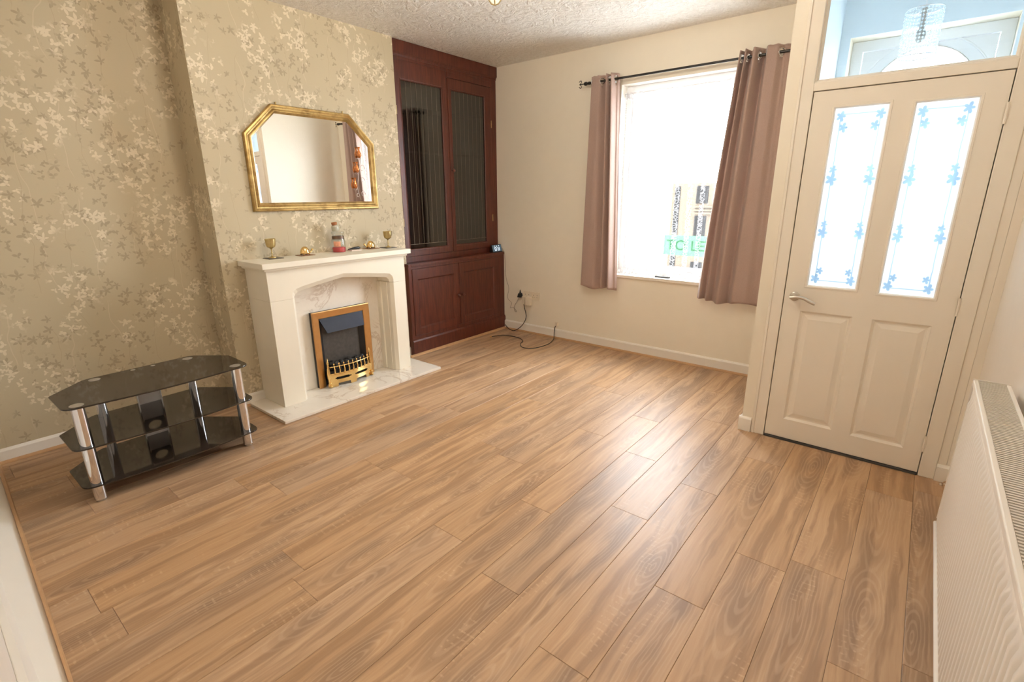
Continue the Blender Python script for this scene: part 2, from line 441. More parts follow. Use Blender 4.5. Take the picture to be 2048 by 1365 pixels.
for k_ in ('outstone', 'outdark', 'green', 'pave', 'letter', 'outwhite'): MT[k_].node_tree.nodes['Principled BSDF'].inputs['Specular IOR Level'].default_value = 0.0

# ---------------------------------------------------------------- geometry helpers
ORG = {}


class MB:
    def __init__(s): s.v = []; s.f = []; s.uv = {}

    def add(s, vs, fs):
        o = len(s.v); s.v += [tuple(a) for a in vs]; s.f += [tuple(i + o for i in f) for f in fs]; return s

    def box(s, x0, x1, y0, y1, z0, z1):
        return s.add([(x0, y0, z0), (x1, y0, z0), (x1, y1, z0), (x0, y1, z0), (x0, y0, z1), (x1, y0, z1), (x1, y1, z1), (x0, y1, z1)],
                     [(3, 2, 1, 0), (4, 5, 6, 7), (0, 1, 5, 4), (1, 2, 6, 5), (2, 3, 7, 6), (3, 0, 4, 7)])

    def hexa(s, lo, hi):
        """lo, hi: four points each, counter-clockwise seen from the hi side"""
        return s.add(list(lo) + list(hi), [(3, 2, 1, 0), (4, 5, 6, 7), (0, 1, 5, 4), (1, 2, 6, 5), (2, 3, 7, 6), (3, 0, 4, 7)])

    def prism(s, poly, ax, a, b):
        """poly of 2d points extruded along axis ax (0,1,2); the 2d axes are the other two in order"""
        n = len(poly)

        def P(p, c):
            q = list(p); q.insert(ax, c); return tuple(q)
        vs = [P(p, a) for p in poly] + [P(p, b) for p in poly]
        fs = [tuple(range(n))[::-1], tuple(range(n, 2 * n))] + [(i, (i + 1) % n, n + (i + 1) % n, n + i) for i in range(n)]
        return s.add(vs, fs)

    def cyl(s, p0, p1, r, n=16, r2=None, cap=True):
        p0 = Vector(p0); p1 = Vector(p1); d = (p1 - p0).normalized(); r2 = r if r2 is None else r2
        a = d.orthogonal().normalized(); b = d.cross(a)
        vs = [tuple(p0 + (a * math.cos(2 * PI * i / n) + b * math.sin(2 * PI * i / n)) * r) for i in range(n)]
        vs += [tuple(p1 + (a * math.cos(2 * PI * i / n) + b * math.sin(2 * PI * i / n)) * r2) for i in range(n)]
        fs = [(i, (i + 1) % n, n + (i + 1) % n, n + i) for i in range(n)]
        if cap: fs += [tuple(range(n))[::-1], tuple(range(n, 2 * n))]
        return s.add(vs, fs)

    def lathe(s, prof, c=(0, 0, 0), n=24, ax=2, cap=True, tilt=None):
        """prof: (radius, height) list"""
        vs = []
        for (r, h) in prof:
            for i in range(n):
                a = 2 * PI * i / n; q = [r * math.cos(a), r * math.sin(a)]; q.insert(ax, h)
                q = Vector(q)
                if tilt is not None: q = tilt @ q
                vs.append((c[0] + q[0], c[1] + q[1], c[2] + q[2]))
        m = len(prof); fs = []
        for k in range(m - 1):
            for i in range(n):
                fs.append((k * n + i, k * n + (i + 1) % n, (k + 1) * n + (i + 1) % n, (k + 1) * n + i))
        if cap: fs += [tuple(range(n))[::-1], tuple(range((m - 1) * n, m * n))]
        return s.add(vs, fs)

    def tube(s, pts, r, n=8, closed=False):
        pts = [Vector(p) for p in pts]; m = len(pts); vs = []; fs = []
        nrm = None
        for i, p in enumerate(pts):
            if closed: t = (pts[(i + 1) % m] - pts[i - 1]).normalized()
            else: t = (pts[min(i + 1, m - 1)] - pts[max(i - 1, 0)]).normalized()
            if nrm is None: nrm = t.orthogonal().normalized()
            nrm = (nrm - t * nrm.dot(t)).normalized(); b = t.cross(nrm)
            rr = r[i] if isinstance(r, (list, tuple)) else r
            vs += [tuple(p + (nrm * math.cos(2 * PI * k / n) + b * math.sin(2 * PI * k / n)) * rr) for k in range(n)]
        seg = m if closed else m - 1
        for i in range(seg):
            j = (i + 1) % m
            for k in range(n): fs.append((i * n + k, i * n + (k + 1) % n, j * n + (k + 1) % n, j * n + k))
        if not closed: fs += [tuple(range(n))[::-1], tuple(range((m - 1) * n, m * n))]
        return s.add(vs, fs)

    def ell(s, c, r, n=14, m=8, lo=-PI / 2, hi=PI / 2):
        vs = []; fs = []
        for j in range(m + 1):
            a = lo + (hi - lo) * j / m
            for i in range(n):
                b = 2 * PI * i / n
                vs.append((c[0] + r[0] * math.cos(a) * math.cos(b), c[1] + r[1] * math.cos(a) * math.sin(b), c[2] + r[2] * math.sin(a)))
        for j in range(m):
            for i in range(n): fs.append((j * n + i, j * n + (i + 1) % n, (j + 1) * n + (i + 1) % n, (j + 1) * n + i))
        return s.add(vs, fs)

    def plate(s, A, B, holes, c0, c1, ax):
        """slab normal to axis ax from c0 to c1; A, B outlines (min,max) on the other two axes; rectangular holes (a0,a1,b0,b1)"""
        aa = sorted({A[0], A[1]} | {h[0] for h in holes} | {h[1] for h in holes}); aa = [a for a in aa if A[0] <= a <= A[1]]
        bb = sorted({B[0], B[1]} | {h[2] for h in holes} | {h[3] for h in holes}); bb = [b for b in bb if B[0] <= b <= B[1]]

        def solid(i, j):
            if not (0 <= i < len(aa) - 1 and 0 <= j < len(bb) - 1): return False
            ca = (aa[i] + aa[i + 1]) / 2; cb = (bb[j] + bb[j + 1]) / 2
            return not any(h[0] < ca < h[1] and h[2] < cb < h[3] for h in holes)

        def P(a, b, c):
            q = [a, b]; q.insert(ax, c); return tuple(q)
        vid = {}; vs = []; fs = []

        def V(i, j, k):
            if (i, j, k) not in vid: vid[(i, j, k)] = len(vs); vs.append(P(aa[i], bb[j], (c0, c1)[k]))
            return vid[(i, j, k)]
        for i in range(len(aa) - 1):
            for j in range(len(bb) - 1):
                if not solid(i, j): continue
                fs.append((V(i, j, 0), V(i, j + 1, 0), V(i + 1, j + 1, 0), V(i + 1, j, 0)))
                fs.append((V(i, j, 1), V(i + 1, j, 1), V(i + 1, j + 1, 1), V(i, j + 1, 1)))
                if not solid(i - 1, j): fs.append((V(i, j, 0), V(i, j, 1), V(i, j + 1, 1), V(i, j + 1, 0)))
                if not solid(i + 1, j): fs.append((V(i + 1, j, 0), V(i + 1, j + 1, 0), V(i + 1, j + 1, 1), V(i + 1, j, 1)))
                if not solid(i, j - 1): fs.append((V(i, j, 0), V(i + 1, j, 0), V(i + 1, j, 1), V(i, j, 1)))
                if not solid(i, j + 1): fs.append((V(i, j + 1, 0), V(i, j + 1, 1), V(i + 1, j + 1, 1), V(i + 1, j + 1, 0)))
        return s.add(vs, fs)

    def panelmould(s, a0, a1, b0, b1, c, ax, outw, rise, sgn, profile=None):
        """mitred moulding ring around rectangle: profile list of (inset, height) from the opening edge"""
        prof = profile or [(0, 0), (0, rise), (outw * 0.4, rise), (outw, rise * 0.2), (outw, 0)]
        rects = []
        for (ins, h) in prof:
            rects.append([(a0 + ins, b0 + ins), (a1 - ins, b0 + ins), (a1 - ins, b1 - ins), (a0 + ins, b1 - ins)])
        vs = []
        for (ins, h), rc in zip(prof, rects):
            for p in rc:
                q = list(p); q.insert(ax, c + sgn * h); vs.append(tuple(q))
        fs = []
        for k in range(len(prof) - 1):
            for i in range(4): fs.append((k * 4 + i, k * 4 + (i + 1) % 4, (k + 1) * 4 + (i + 1) % 4, (k + 1) * 4 + i))
        return s.add(vs, fs)

    def build(s, name, mat, parent=None, smooth=False, bevel=None, label=None, kind=None, origin=None, uvf=None, seg=2):
        o0 = Vector(ORG[parent.name]) if parent is not None else Vector(origin or (0, 0, 0))
        if parent is not None and origin is not None: org = Vector(origin)
        else: org = o0
        me = bpy.data.meshes.new(name)
        me.from_pydata([tuple(Vector(a) - org) for a in s.v], [], s.f)
        if uvf:
            ul = me.uv_layers.new(name='UVMap')
            for p in me.polygons:
                for li in p.loop_indices:
                    vi = me.loops[li].vertex_index
                    ul.data[li].uv = uvf(s.v[vi], p.normal)
        bm = bmesh.new(); bm.from_mesh(me); bmesh.ops.recalc_face_normals(bm, faces=bm.faces); bm.to_mesh(me); bm.free()
        me.materials.append(MT[mat] if isinstance(mat, str) else mat)
        if smooth:
            for p in me.polygons: p.use_smooth = True
        o = bpy.data.objects.new(name, me); C.objects.link(o)
        if parent is not None:
            o.parent = parent; o.location = org - o0
        else:
            o.location = org
        if smooth and smooth != 'all':
            me.set_sharp_from_angle(angle=math.radians(40))
        if bevel:
            b = o.modifiers.new('bevel', 'BEVEL'); b.width = bevel; b.segments = seg; b.limit_method = 'ANGLE'; b.angle_limit = math.radians(35)
        if label: o['label'] = label
        if kind: o['kind'] = kind
        ORG[o.name] = tuple(org)
        return o


def thing(name, label, cat, loc, group=None, kind=None):
    o = bpy.data.objects.new(name, None); C.objects.link(o); o.location = loc; o.empty_display_size = 0.05
    if label: o['label'] = label
    if cat: o['category'] = cat
    if group: o['group'] = group
    if kind: o['kind'] = kind
    ORG[o.name] = tuple(loc)
    return o


def tag(o, label, cat, group=None):
    o['label'] = label; o['category'] = cat
    if group: o['group'] = group
    return o


def S(mb, name, mat, label=None, **kw):
    return mb.build(name, mat, kind='structure', label=label, **kw)


def wuv(v, n):   # wallpaper uv in metres
    return (v[1], v[2]) if abs(n[0]) > 0.5 else (v[0] + 2.37, v[2])


def arc(cx, cz, r, a0, a1, n):
    return [(cx + r * math.cos(math.radians(a0 + (a1 - a0) * i / n)), cz + r * math.sin(math.radians(a0 + (a1 - a0) * i / n))) for i in range(n + 1)]


# ================================================================= ROOM SHELL
WT = 0.27
OX0, OX1, OZ0, OZ1 = -2.275, -1.15, 0.745, 2.405          # window opening
FX0, FX1, FZ1 = -0.60, 0.22, 2.47                          # front door opening
S(MB().plate((XA - 0.2, XR + 0.2), (-0.1, HC + 0.1), [(OX0, OX1, OZ0, OZ1), (FX0, FX1, -0.02, FZ1)], YF, YF + WT, 1), 'wall_front', 'wall_cream')
S(MB().box(XA - 0.2, XA, YB, YF, -0.1, HC + 0.1), 'wall_left', 'paper_wall', uvf=wuv)
S(MB().box(XA, XB, BY0, BY1 - 0.002, 0, HC), 'wall_chimney_breast', 'paper_wall', uvf=wuv)
S(MB().box(XR, XR + 0.2, YB, YF, -0.1, HC + 0.1), 'wall_right', 'wall_right')
S(MB().box(XA - 0.2, XR + 0.2, YB - 0.2, YB, -0.1, HC + 0.1), 'wall_back', 'wall_right')
S(MB().box(XA - 0.2, XR + 0.2, YB - 0.2, YF + WT, HC, HC + 0.15), 'ceiling', 'ceiling')
# lobby partition: side wall and the door wall pieces (left pier, head above the fanlight)
S(MB().box(XL, XL + 0.06, YD, YF, 0, HC), 'wall_lobby_side', 'wall_cream')
S(MB().box(XL + 0.06, -0.655, YD, YD + 0.07, 0, HC), 'wall_lobby_pier', 'wall_cream')
S(MB().box(XL + 0.06, XR, YD + 0.001, YD + 0.07, 2.68, HC), 'wall_lobby_head', 'wall_cream')
S(MB().box(0.30, XR, YD, YD + 0.07, 0, 2.68), 'wall_lobby_right', 'wall_cream')
# lobby lining, the blue of the daylight painted into it
lb = MB(); lb.box(XL + 0.06, XL + 0.064, YD + 0.07, YF, 0, HC); lb.box(XR - 0.004, XR, YD + 0.07, YF, 0, HC)
lb.plate((XL + 0.064, XR - 0.004), (0, HC), [(FX0, FX1, -0.02, FZ1)], YF - 0.004, YF, 1); lb.box(XL + 0.064, XR - 0.004, YD + 0.07, YF - 0.004, HC - 0.004, HC)
S(lb, 'wall_lobby_lining', 'lobby')

# floor: sub-floor and laminate planks, each its own object
fl = S(MB().box(XA - 0.2, XR + 0.2, YB - 0.2, YF + WT, -0.11, -0.0095), 'floor', 'darkgap')
PW, PL = 0.1935, 1.285
ends = {-1: 1.644, 0: 2.10, 2: 1.607, 3: 2.385, 4: 1.975, 5: 1.235, 7: 1.325, 9: 0.79, 15: 1.64, 1: 0.72, 6: 0.45, 8: 2.02, 10: 1.52, 11: 0.20, 12: 1.02, 13: 2.2, 14: 0.66, 16: 1.02, 17: 0.35, 18: 2.1, 19: 1.45}


def plank_mesh(wx, ly):
    g = 0.0004; ch = 0.0013; x, y = wx / 2 - g, ly / 2 - g
    b = [(-x, -y, -0.009), (x, -y, -0.009), (x, y, -0.009), (-x, y, -0.009)]
    m = [(a, c, -0.0011) for a, c, _ in b]
    t = [(-x + ch, -y + ch, 0), (x - ch, -y + ch, 0), (x - ch, y - ch, 0), (-x + ch, y - ch, 0)]
    me = bpy.data.meshes.new('plank'); fs = [(8, 9, 10, 11)]
    for k in (0, 4):
        for i in range(4): fs.append((k + i, k + (i + 1) % 4, k + 4 + (i + 1) % 4, k + 4 + i))
    me.from_pydata(b + m + t, [], fs); me.materials.append(MT['oak']); return me


full = plank_mesh(PW, PL)
for k in range(-2, 21):
    x1 = -0.01 - PW * k; x0 = x1 - PW
    x1c = min(x1, XR); x0c = max(x0, XA)
    if x1c - x0c < 0.02: continue
    e = ends.get(k, 0.5) % PL
    y = e - PL
    while y < YF:
        y0, y1 = max(y, YB), min(y + PL, YF)
        if y1 - y0 > 0.02:
            cut = (x1c - x0c < PW - 0.001) or (y1 - y0 < PL - 0.001)
            me = plank_mesh(x1c - x0c, y1 - y0) if cut else full
            o = bpy.data.objects.new('plank', me); C.objects.link(o); o.parent = fl; o.location = ((x0c + x1c) / 2, (y0 + y1) / 2, 0)
        y += PL


def skirting(name, pts, h=0.095, th=0.016, mat='skirt', side=1):
    """pts: polyline on the wall line; the board stands off to `side` (left of travel)"""
    mb = MB()
    for (a, b) in zip(pts[:-1], pts[1:]):
        a = Vector((a[0], a[1], 0)); b = Vector((b[0], b[1], 0)); d = (b - a).normalized(); n = Vector((-d.y, d.x, 0)) * side
        prof = [(0, 0), (th, 0), (th, h - 0.014), (th * 0.55, h - 0.004), (0, h)]
        q0 = [tuple(a + n * t + Vector((0, 0, z))) for t, z in prof]; q1 = [tuple(b + n * t + Vector((0, 0, z))) for t, z in prof]
        k = len(prof); mb.add(q0 + q1, [tuple(range(k)), tuple(range(k, 2 * k))] + [(i, (i + 1) % k, k + (i + 1) % k, k + i) for i in range(k)])
    return S(mb, name, mat)


def beading(name, pts, th=0.018, h=0.016, side=1):
    mb = MB()
    for (a, b) in zip(pts[:-1], pts[1:]):
        a = Vector((a[0], a[1], 0)); b = Vector((b[0], b[1], 0)); d = (b - a).normalized(); n = Vector((-d.y, d.x, 0)) * side
        prof = [(0, 0.0005), (th, 0.0005), (th * 0.92, h * 0.4), (th * 0.6, h * 0.75), (0, h)]
        q0 = [tuple(a + n * t + Vector((0, 0, z))) for t, z in prof]; q1 = [tuple(b + n * t + Vector((0, 0, z))) for t, z in prof]
        k = len(prof); mb.add(q0 + q1, [tuple(range(k)), tuple(range(k, 2 * k))] + [(i, (i + 1) % k, k + (i + 1) % k, k + i) for i in range(k)])
    return S(mb, name, 'beading')


skirting('baseboard_front', [(-3.62, YF), (XL, YF)], h=0.10, side=-1)
beading('trim_1', [(-3.60, YF - 0.016), (XL, YF - 0.016)], side=-1)
skirting('baseboard_left', [(XA, 0.12), (XA, BY0)], h=0.085, side=-1)
beading('trim_2', [(XA + 0.016, 0.12), (XA + 0.016, BY0)], side=-1)
skirting('baseboard_chimney', [(XA, BY0), (XB, BY0), (XB, 1.56)], h=0.085, side=-1)
beading('trim_3', [(XA + 0.03, BY0 - 0.016), (XB + 0.016, BY0 - 0.016), (XB + 0.016, 1.434)], side=-1)
skirting('baseboard_chimney_right', [(XB, 2.715), (XB, BY1 - 0.004)], h=0.085, side=-1)
skirting('baseboard_lobby', [(XL, YF), (XL, YD)], h=0.095, side=-1)
skirting('baseboard_lobby_front', [(XL - 0.016, YD), (-0.66, YD)], h=0.095, side=-1)
skirting('baseboard_lobby_right', [(0.262, YD), (XR, YD)], h=0.095, side=-1)
skirting('baseboard_right', [(XR, YD), (XR, YB)], h=0.095, side=-1)
beading('trim_4', [(XR - 0.016, YD - 0.016), (XR - 0.016, YB)], side=-1)
# deep sloping white skirting along the near wall, with beading at its foot
k0, k1 = -3.949, -0.45
S(MB().hexa([(k0, YB, 0), (k1, YB, 0), (k1, -0.0315 * k1, 0), (k0, -0.0315 * k0, 0)],
            [(k0, YB, 0.10), (k1, YB, 0.10), (k1, -0.020, 0.095), (k0, -0.020, 0.095)]), 'baseboard_back', 'skirt', bevel=0.004)
S(MB().hexa([(k0, -0.031 * k0, 0.0005), (k1, -0.031 * k1, 0.0005), (k1, -0.036 * k1 + 0.004, 0.0005), (k0, -0.036 * k0 - 0.002, 0.0005)],
            [(k0, -0.031 * k0, 0.016), (k1, -0.031 * k1, 0.016), (k1, -0.0345 * k1, 0.008), (k0, -0.0345 * k0, 0.008)]), 'trim_5', 'beading')
beading('trim_6', [(-3.618, 2.92), (-3.618, YF - 0.02)], th=0.022, h=0.020, side=-1)

# ================================================================= WINDOW
wy = 4.452
win = S(MB().plate((OX0, OX1), (OZ0 + 0.001, OZ1), [(OX0 + 0.055, OX1 - 0.055, OZ0 + 0.06, OZ1 - 0.055)], wy, wy + 0.06, 1), 'window_1', 'upvc', bevel=0.004)
MB().plate((OX0 + 0.055, OX1 - 0.055), (OZ0 + 0.06, OZ1 - 0.055), [(OX0 + 0.095, OX1 - 0.095, OZ0 + 0.10, OZ1 - 0.095)], wy + 0.012, wy + 0.05, 1).build('sash', 'upvc', win, bevel=0.003)
MB().box(OX0 + 0.09, OX1 - 0.09, wy + 0.03, wy + 0.034, OZ0 + 0.095, OZ1 - 0.09).build('pane', 'clear', win)
MB().box(OX0 - 0.02, OX1 + 0.02, YF - 0.022, wy + 0.002, OZ0 - 0.022, OZ0 + 0.006).build('window_sill', 'gloss', win, bevel=0.004, label='cream painted window board')
lin = MB(); lin.box(OX0, OX0 + 0.004, YF + 0.001, wy, OZ0 + 0.006, OZ1); lin.box(OX1 - 0.004, OX1, YF + 0.001, wy, OZ0 + 0.006, OZ1); lin.box(OX0, OX1, YF + 0.001, wy, OZ1 - 0.004, OZ1)
lin.build('reveal_lining', 'skirt', win)

# net curtain: soft pleats, hung from a wire inside the reveal
n_u, n_v = 260, 24
nm = MB(); vs = []; fs = []
for j in range(n_v + 1):
    v = j / n_v; z = 2.345 + (0.755 - 2.345) * v
    for i in range(n_u + 1):
        u = i / n_u; x = OX0 + 0.012 + (OX1 - OX0 - 0.024) * u
        ph = 2 * PI * (u * 21 + 1.2 * math.sin(u * 9) + 0.3 * math.sin(u * 31 + v * 2))
        amp = 0.007 + 0.004 * math.sin(u * 17 + 1) + 0.003 * v
        vs.append((x + 0.003 * math.sin(ph * 2 + v * 3), 4.420 + amp * math.sin(ph + 0.6 * v), z + (0.006 * math.sin(ph) if j == n_v else 0)))
for j in range(n_v):
    for i in range(n_u):
        a = j * (n_u + 1) + i; fs.append((a, a + 1, a + n_u + 2, a + n_u + 1))
nm.add(vs, fs)
nc = nm.build('net_curtain', 'net', smooth='all', uvf=lambda v, n: (v[0], v[2]), origin=(-1.7, 4.42, 0.755))
tag(nc, 'white lace net curtain hanging inside the window recess', 'net curtain')
tag(MB().cyl((OX0 + 0.004, 4.42, 2.335), (OX1 - 0.004, 4.42, 2.335), 0.004, 8).build('curtain_wire', 'upvc', smooth=True, origin=(-1.7, 4.42, 2.335)), 'thin white wire holding the net curtain inside the window recess', 'curtain wire')
tag(MB().box(-1.86, -1.72, 4.375, 4.400, 0.7512, 0.763).build('remote_control', 'iron', origin=(-1.79, 4.39, 0.7512), bevel=0.004), 'small dark flat gadget lying on the window board below the net curtain', 'gadget')

# ================================================================= CURTAIN POLE + CURTAINS
RY, RZ = 4.255, 2.437
rod = thing('curtain_pole', 'black iron curtain pole with scrolled end above the window', 'curtain pole', (-1.75, RY, RZ))
MB().cyl((-2.565, RY, RZ), (-0.885, RY, RZ), 0.0095, 14).build('pole', 'iron', rod, smooth=True)


def finial(x, d):
    f = MB(); f.lathe([(0.0115, 0), (0.016, 0.008), (0.016, 0.024), (0.011, 0.030), (0.006, 0.036)], (x, RY, RZ), 14, 0, tilt=Matrix.Scale(d, 3, (1, 0, 0)))
    f.cyl((x + d * 0.03, RY, RZ), (x + d * 0.078, RY, RZ), 0.004, 8)
    for sg in (1, -1):
        pts = []
        for i in range(17):
            t = i / 16; a = t * 1.5 * PI; r = 0.017 - 0.009 * t
            pts.append((x + d * (0.078 + 0.002 - 0.012 * math.sin(t * PI)) + d * (-r * math.sin(a) * 0.6), RY, RZ + sg * (0.019 - r * math.cos(a) + 0.0)))
        f.tube(pts, 0.0032, 6)
    return f.build('finial', 'iron', rod, smooth=True)


finial(-2.565, -1); finial(-0.885, 1)
for x in (-2.545, -0.905):
    b = MB(); b.cyl((x, RY, RZ - 0.002), (x, YF - 0.002, RZ - 0.002), 0.005, 8); b.cyl((x, YF - 0.008, RZ - 0.002), (x, YF - 0.001, RZ - 0.002), 0.022, 14); b.cyl((x - 0.006, RY, RZ), (x + 0.006, RY, RZ), 0.0135, 12)
    b.build('bracket', 'iron', rod, smooth=True)


def curtain(name, label, xt0, xt1, xb0, xb1, zt, zb, keys, mesh_n=220, bulge=0.0, rings=()):
    """keys: list of (t, y offset) fold path at the heading, interpolated smoothly"""
    t0 = thing(name, label, 'curtain', ((xt0 + xt1) / 2, RY, zb), 'mauve brown eyelet curtains' if False else None)

    def fold(t):
        for (a, ya), (b, yb) in zip(keys[:-1], keys[1:]):
            if t <= b:
                s = (t - a) / (b - a); s = (1 - math.cos(PI * s)) / 2; return ya + (yb - ya) * s
        return keys[-1][1]
    mb = MB(); vs = []; fs = []; NU, NV = mesh_n, 70
    for j in range(NV + 1):
        v = j / NV; z = zt + (zb - zt) * v
        e = v ** 0.9 if bulge == 0 else v + bulge * v * (1 - v)
        xa = xt0 + (xb0 - xt0) * e; xb = xt1 + (xb1 - xt1) * v
        for i in range(NU + 1):
            t = i / NU
            f = fold(min(1, max(0, t + 0.015 * math.sin(v * 3.0 + t * 7) * v)))
            soft = 1.0 - 0.25 * v
            f2 = f * soft + 0.004 * v * math.sin(t * 9 + 1.3 + v * 1.5) + 0.001 * math.sin(t * 31 + v * 5)
            drop = 0.012 * math.sin(t * 9 + 1) * (1 if j == NV else 0)
            head = 0.002 * math.cos(t * 40) * (1 if j == 0 else 0)
            vs.append((xa + (xb - xa) * t, RY + f2, z + drop + head))
    # eyelet holes: where the cloth crosses the pole
    cross = []
    for i in range(NU):
        a, b = fold(i / NU), fold((i + 1) / NU)
        if (a <= 0 < b) or (a >= 0 > b): cross.append(i)
    hole = set()
    for i in range(NU):
        for j in range(NV):
            p = [vs[j * (NU + 1) + i], vs[(j + 1) * (NU + 1) + i + 1]]
            c = Vector([(p[0][q] + p[1][q]) / 2 for q in range(3)])
            for k in cross:
                q = Vector(vs[0 * (NU + 1) + k]); q.z = RZ
                if (c - q).length < 0.0235: hole.add((i, j))
    for j in range(NV):
        for i in range(NU):
            if (i, j) in hole: continue
            a = j * (NU + 1) + i; fs.append((a, a + 1, a + NU + 2, a + NU + 1))
    mb.add(vs, fs)
    o = mb.build('cloth', 'curtain', t0, smooth='all')
    so = o.modifiers.new('thick', 'SOLIDIFY'); so.thickness = 0.0025; so.offset = 0
    for k in cross:
        p = Vector(vs[k]); d = (Vector(vs[min(k + 3, NU)]) - Vector(vs[max(k - 3, 0)])); d.z = 0; d.normalize()
        r = MB(); pts = [(p.x + d.x * 0.024 * math.cos(a), RY + d.y * 0.024 * math.cos(a), RZ + 0.024 * math.sin(a)) for a in [2 * PI * q / 20 for q in range(20)]]
        r.tube(pts, 0.0042, 6, True).build('eyelet', 'chrome', t0, smooth='all')
    return t0


curtain('curtain', 'mauve brown curtain panel left of the window, hanging almost straight', -2.525, -2.262, -2.575, -2.185, 2.482, 0.612,
        [(0, 0.012), (0.06, -0.016), (0.34, -0.020), (0.56, 0.040), (0.66, -0.050), (0.75, 0.040), (0.85, -0.055), (0.95, 0.01), (1, 0.035)], bulge=0.1)
curtain('curtain', 'mauve brown curtain panel right of the window, flaring out over the pane', -1.285, -0.945, -1.425, -0.925, 2.485, 0.618,
        [(0, 0.035), (0.06, -0.035), (0.12, 0.035), (0.18, -0.045), (0.24, 0.035), (0.37, -0.060), (0.50, 0.050), (0.62, -0.035), (0.78, -0.030), (0.90, 0.012), (0.96, 0.02), (1, 0.022)], bulge=0.15)

# ================================================================= INNER DOOR, FRAME, FANLIGHT
fr = MB()
DX0, DX1, DZ1 = -0.578, 0.190, 1.992
fr.box(-0.655, DX0 - 0.004, YD - 0.008, YD + 0.075, 0, 2.68)          # left jamb
fr.box(-0.655, -0.640, YD - 0.014, YD - 0.008, 0, 2.68)
fr.box(DX1 + 0.004, 0.262, YD - 0.008, YD + 0.075, 0, 2.68)          # right jamb
fr.box(0.262, 0.300, YD - 0.002, YD + 0.075, 0, 2.68)
fr.box(DX0 - 0.004, DX1 + 0.004, YD - 0.008, YD + 0.075, DZ1 + 0.004, 2.037)   # rail between door and fanlight
fr.box(DX0 - 0.004, DX1 + 0.004, YD - 0.008, YD + 0.075, 2.62, 2.68)
fr.box(DX0 - 0.004, DX0 + 0.012, YD + 0.042, YD + 0.056, 0, DZ1 + .004); fr.box(DX1 - 0.012, DX1 + 0.004, YD + 0.042, YD + 0.056, 0, DZ1 + .004); fr.box(DX0, DX1, YD + 0.042, YD + 0.056, DZ1 - 0.012, DZ1 + .004)  # door stops, added behind the gaps to block light from the lobby
frame = S(fr, 'trim_7', 'gloss', bevel=0.003)
S(MB().box(0.300, XR, YD - 0.001, YD, 0.095, 2.68), 'trim_8', 'gloss')
beadf = MB(); beadf.panelmould(DX0 - 0.004, DX1 + 0.004, 2.037, 2.62, YD + 0.02, 1, 0.016, 0.014, -1)
fan = S(MB().box(DX0 - 0.002, DX1 + 0.002, YD + 0.028, YD + 0.032, 2.03, 2.63), 'window_2', 'clear')
beadf.build('glazing_bead', 'gloss', fan)

GL = [(-0.474, -0.236, 0.970, 1.908), (-0.138, 0.098, 0.962, 1.899)]
PN = [(-0.484, -0.231, 0.140, 0.823), (-0.138, 0.109, 0.134, 0.823)]
door = S(MB().plate((DX0, DX1), (0.014, DZ1), GL + PN, YD, YD + 0.040, 1), 'door_1', 'gloss', bevel=0.0012)
for g in GL:
    MB().panelmould(*g, YD + 0.0005, 1, 0.012, 0.003, -1, profile=[(-0.010, 0), (-0.008, 0.003), (0, 0.003), (0.006, -0.006), (0.006, -0.016)]).build('glazing_bead', 'gloss', door)
    w_, h_ = g[1] - g[0], g[3] - g[2]
    MB().box(g[0] - 0.003, g[1] + 0.003, YD + 0.016, YD + 0.020, g[2] - 0.003, g[3] + 0.003).build('pane', 'frost', door, uvf=lambda v, n, g=g: ((v[0] - g[0]) * 0.236 / (g[1] - g[0]), (v[2] - g[2]) * 0.938 / (g[3] - g[2])), label='frosted pane with an etched floral border')
for g in PN:
    a0, a1, b0, b1 = g
    pm = MB()
    rects = [(0, 0.0), (0.012, 0.011), (0.020, 0.011), (0.045, 0.003)]
    pm.panelmould(a0, a1, b0, b1, YD, 1, 0, 0, 1, profile=rects)
    pm.add([(a0 + .045, YD + 0.003, b0 + .045), (a1 - .045, YD + 0.003, b0 + .045), (a1 - .045, YD + 0.003, b1 - .045), (a0 + .045, YD + 0.003, b1 - .045)], [(0, 1, 2, 3)])
    pm.box(a0 - 0.001, a1 + 0.001, YD + 0.020, YD + 0.030, b0 - 0.001, b1 + 0.001)
    pm.build('panel', 'gloss', door)
hd = MB(); hd.lathe([(0.026, 0), (0.026, 0.007), (0.022, 0.010), (0.010, 0.010)], (-0.524, YD, 0.905), 28, 1, tilt=Matrix.Scale(-1, 3, (0, 1, 0)))
hd.cyl((-0.524, YD - 0.008, 0.905), (-0.524, YD - 0.050, 0.905), 0.010, 16)
pts = [(-0.540 + 0.0, YD - 0.052, 0.903)] + [(-0.530 + 0.120 * t, YD - 0.052 + 0.004 * t, 0.905 + 0.008 * math.sin(PI * min(1, t * 1.3)) - 0.026 * t * t) for t in [i / 10 for i in range(11)]]
hd.tube(pts, [0.0085] + [0.0095] * 10 + [0.0085], 14)
hd.build('door_handle', 'satin', door, smooth=True, label='satin steel lever handle on a round rose')
for z in (1.815, 0.935, 0.19):
    h = MB(); h.box(DX1 - 0.004, DX1 + 0.010, YD - 0.0105, YD - 0.007, z - 0.045, z + 0.045); h.cyl((DX1 + 0.002, YD - 0.011, z - 0.045), (DX1 + 0.002, YD - 0.011, z + 0.045), 0.005, 10)
    h.build('hinge', 'gloss', door, smooth=True)
S(MB().box(DX0, DX1, YD - 0.012, YD + 0.05, 0.0006, 0.010), 'trim_9', 'matt')

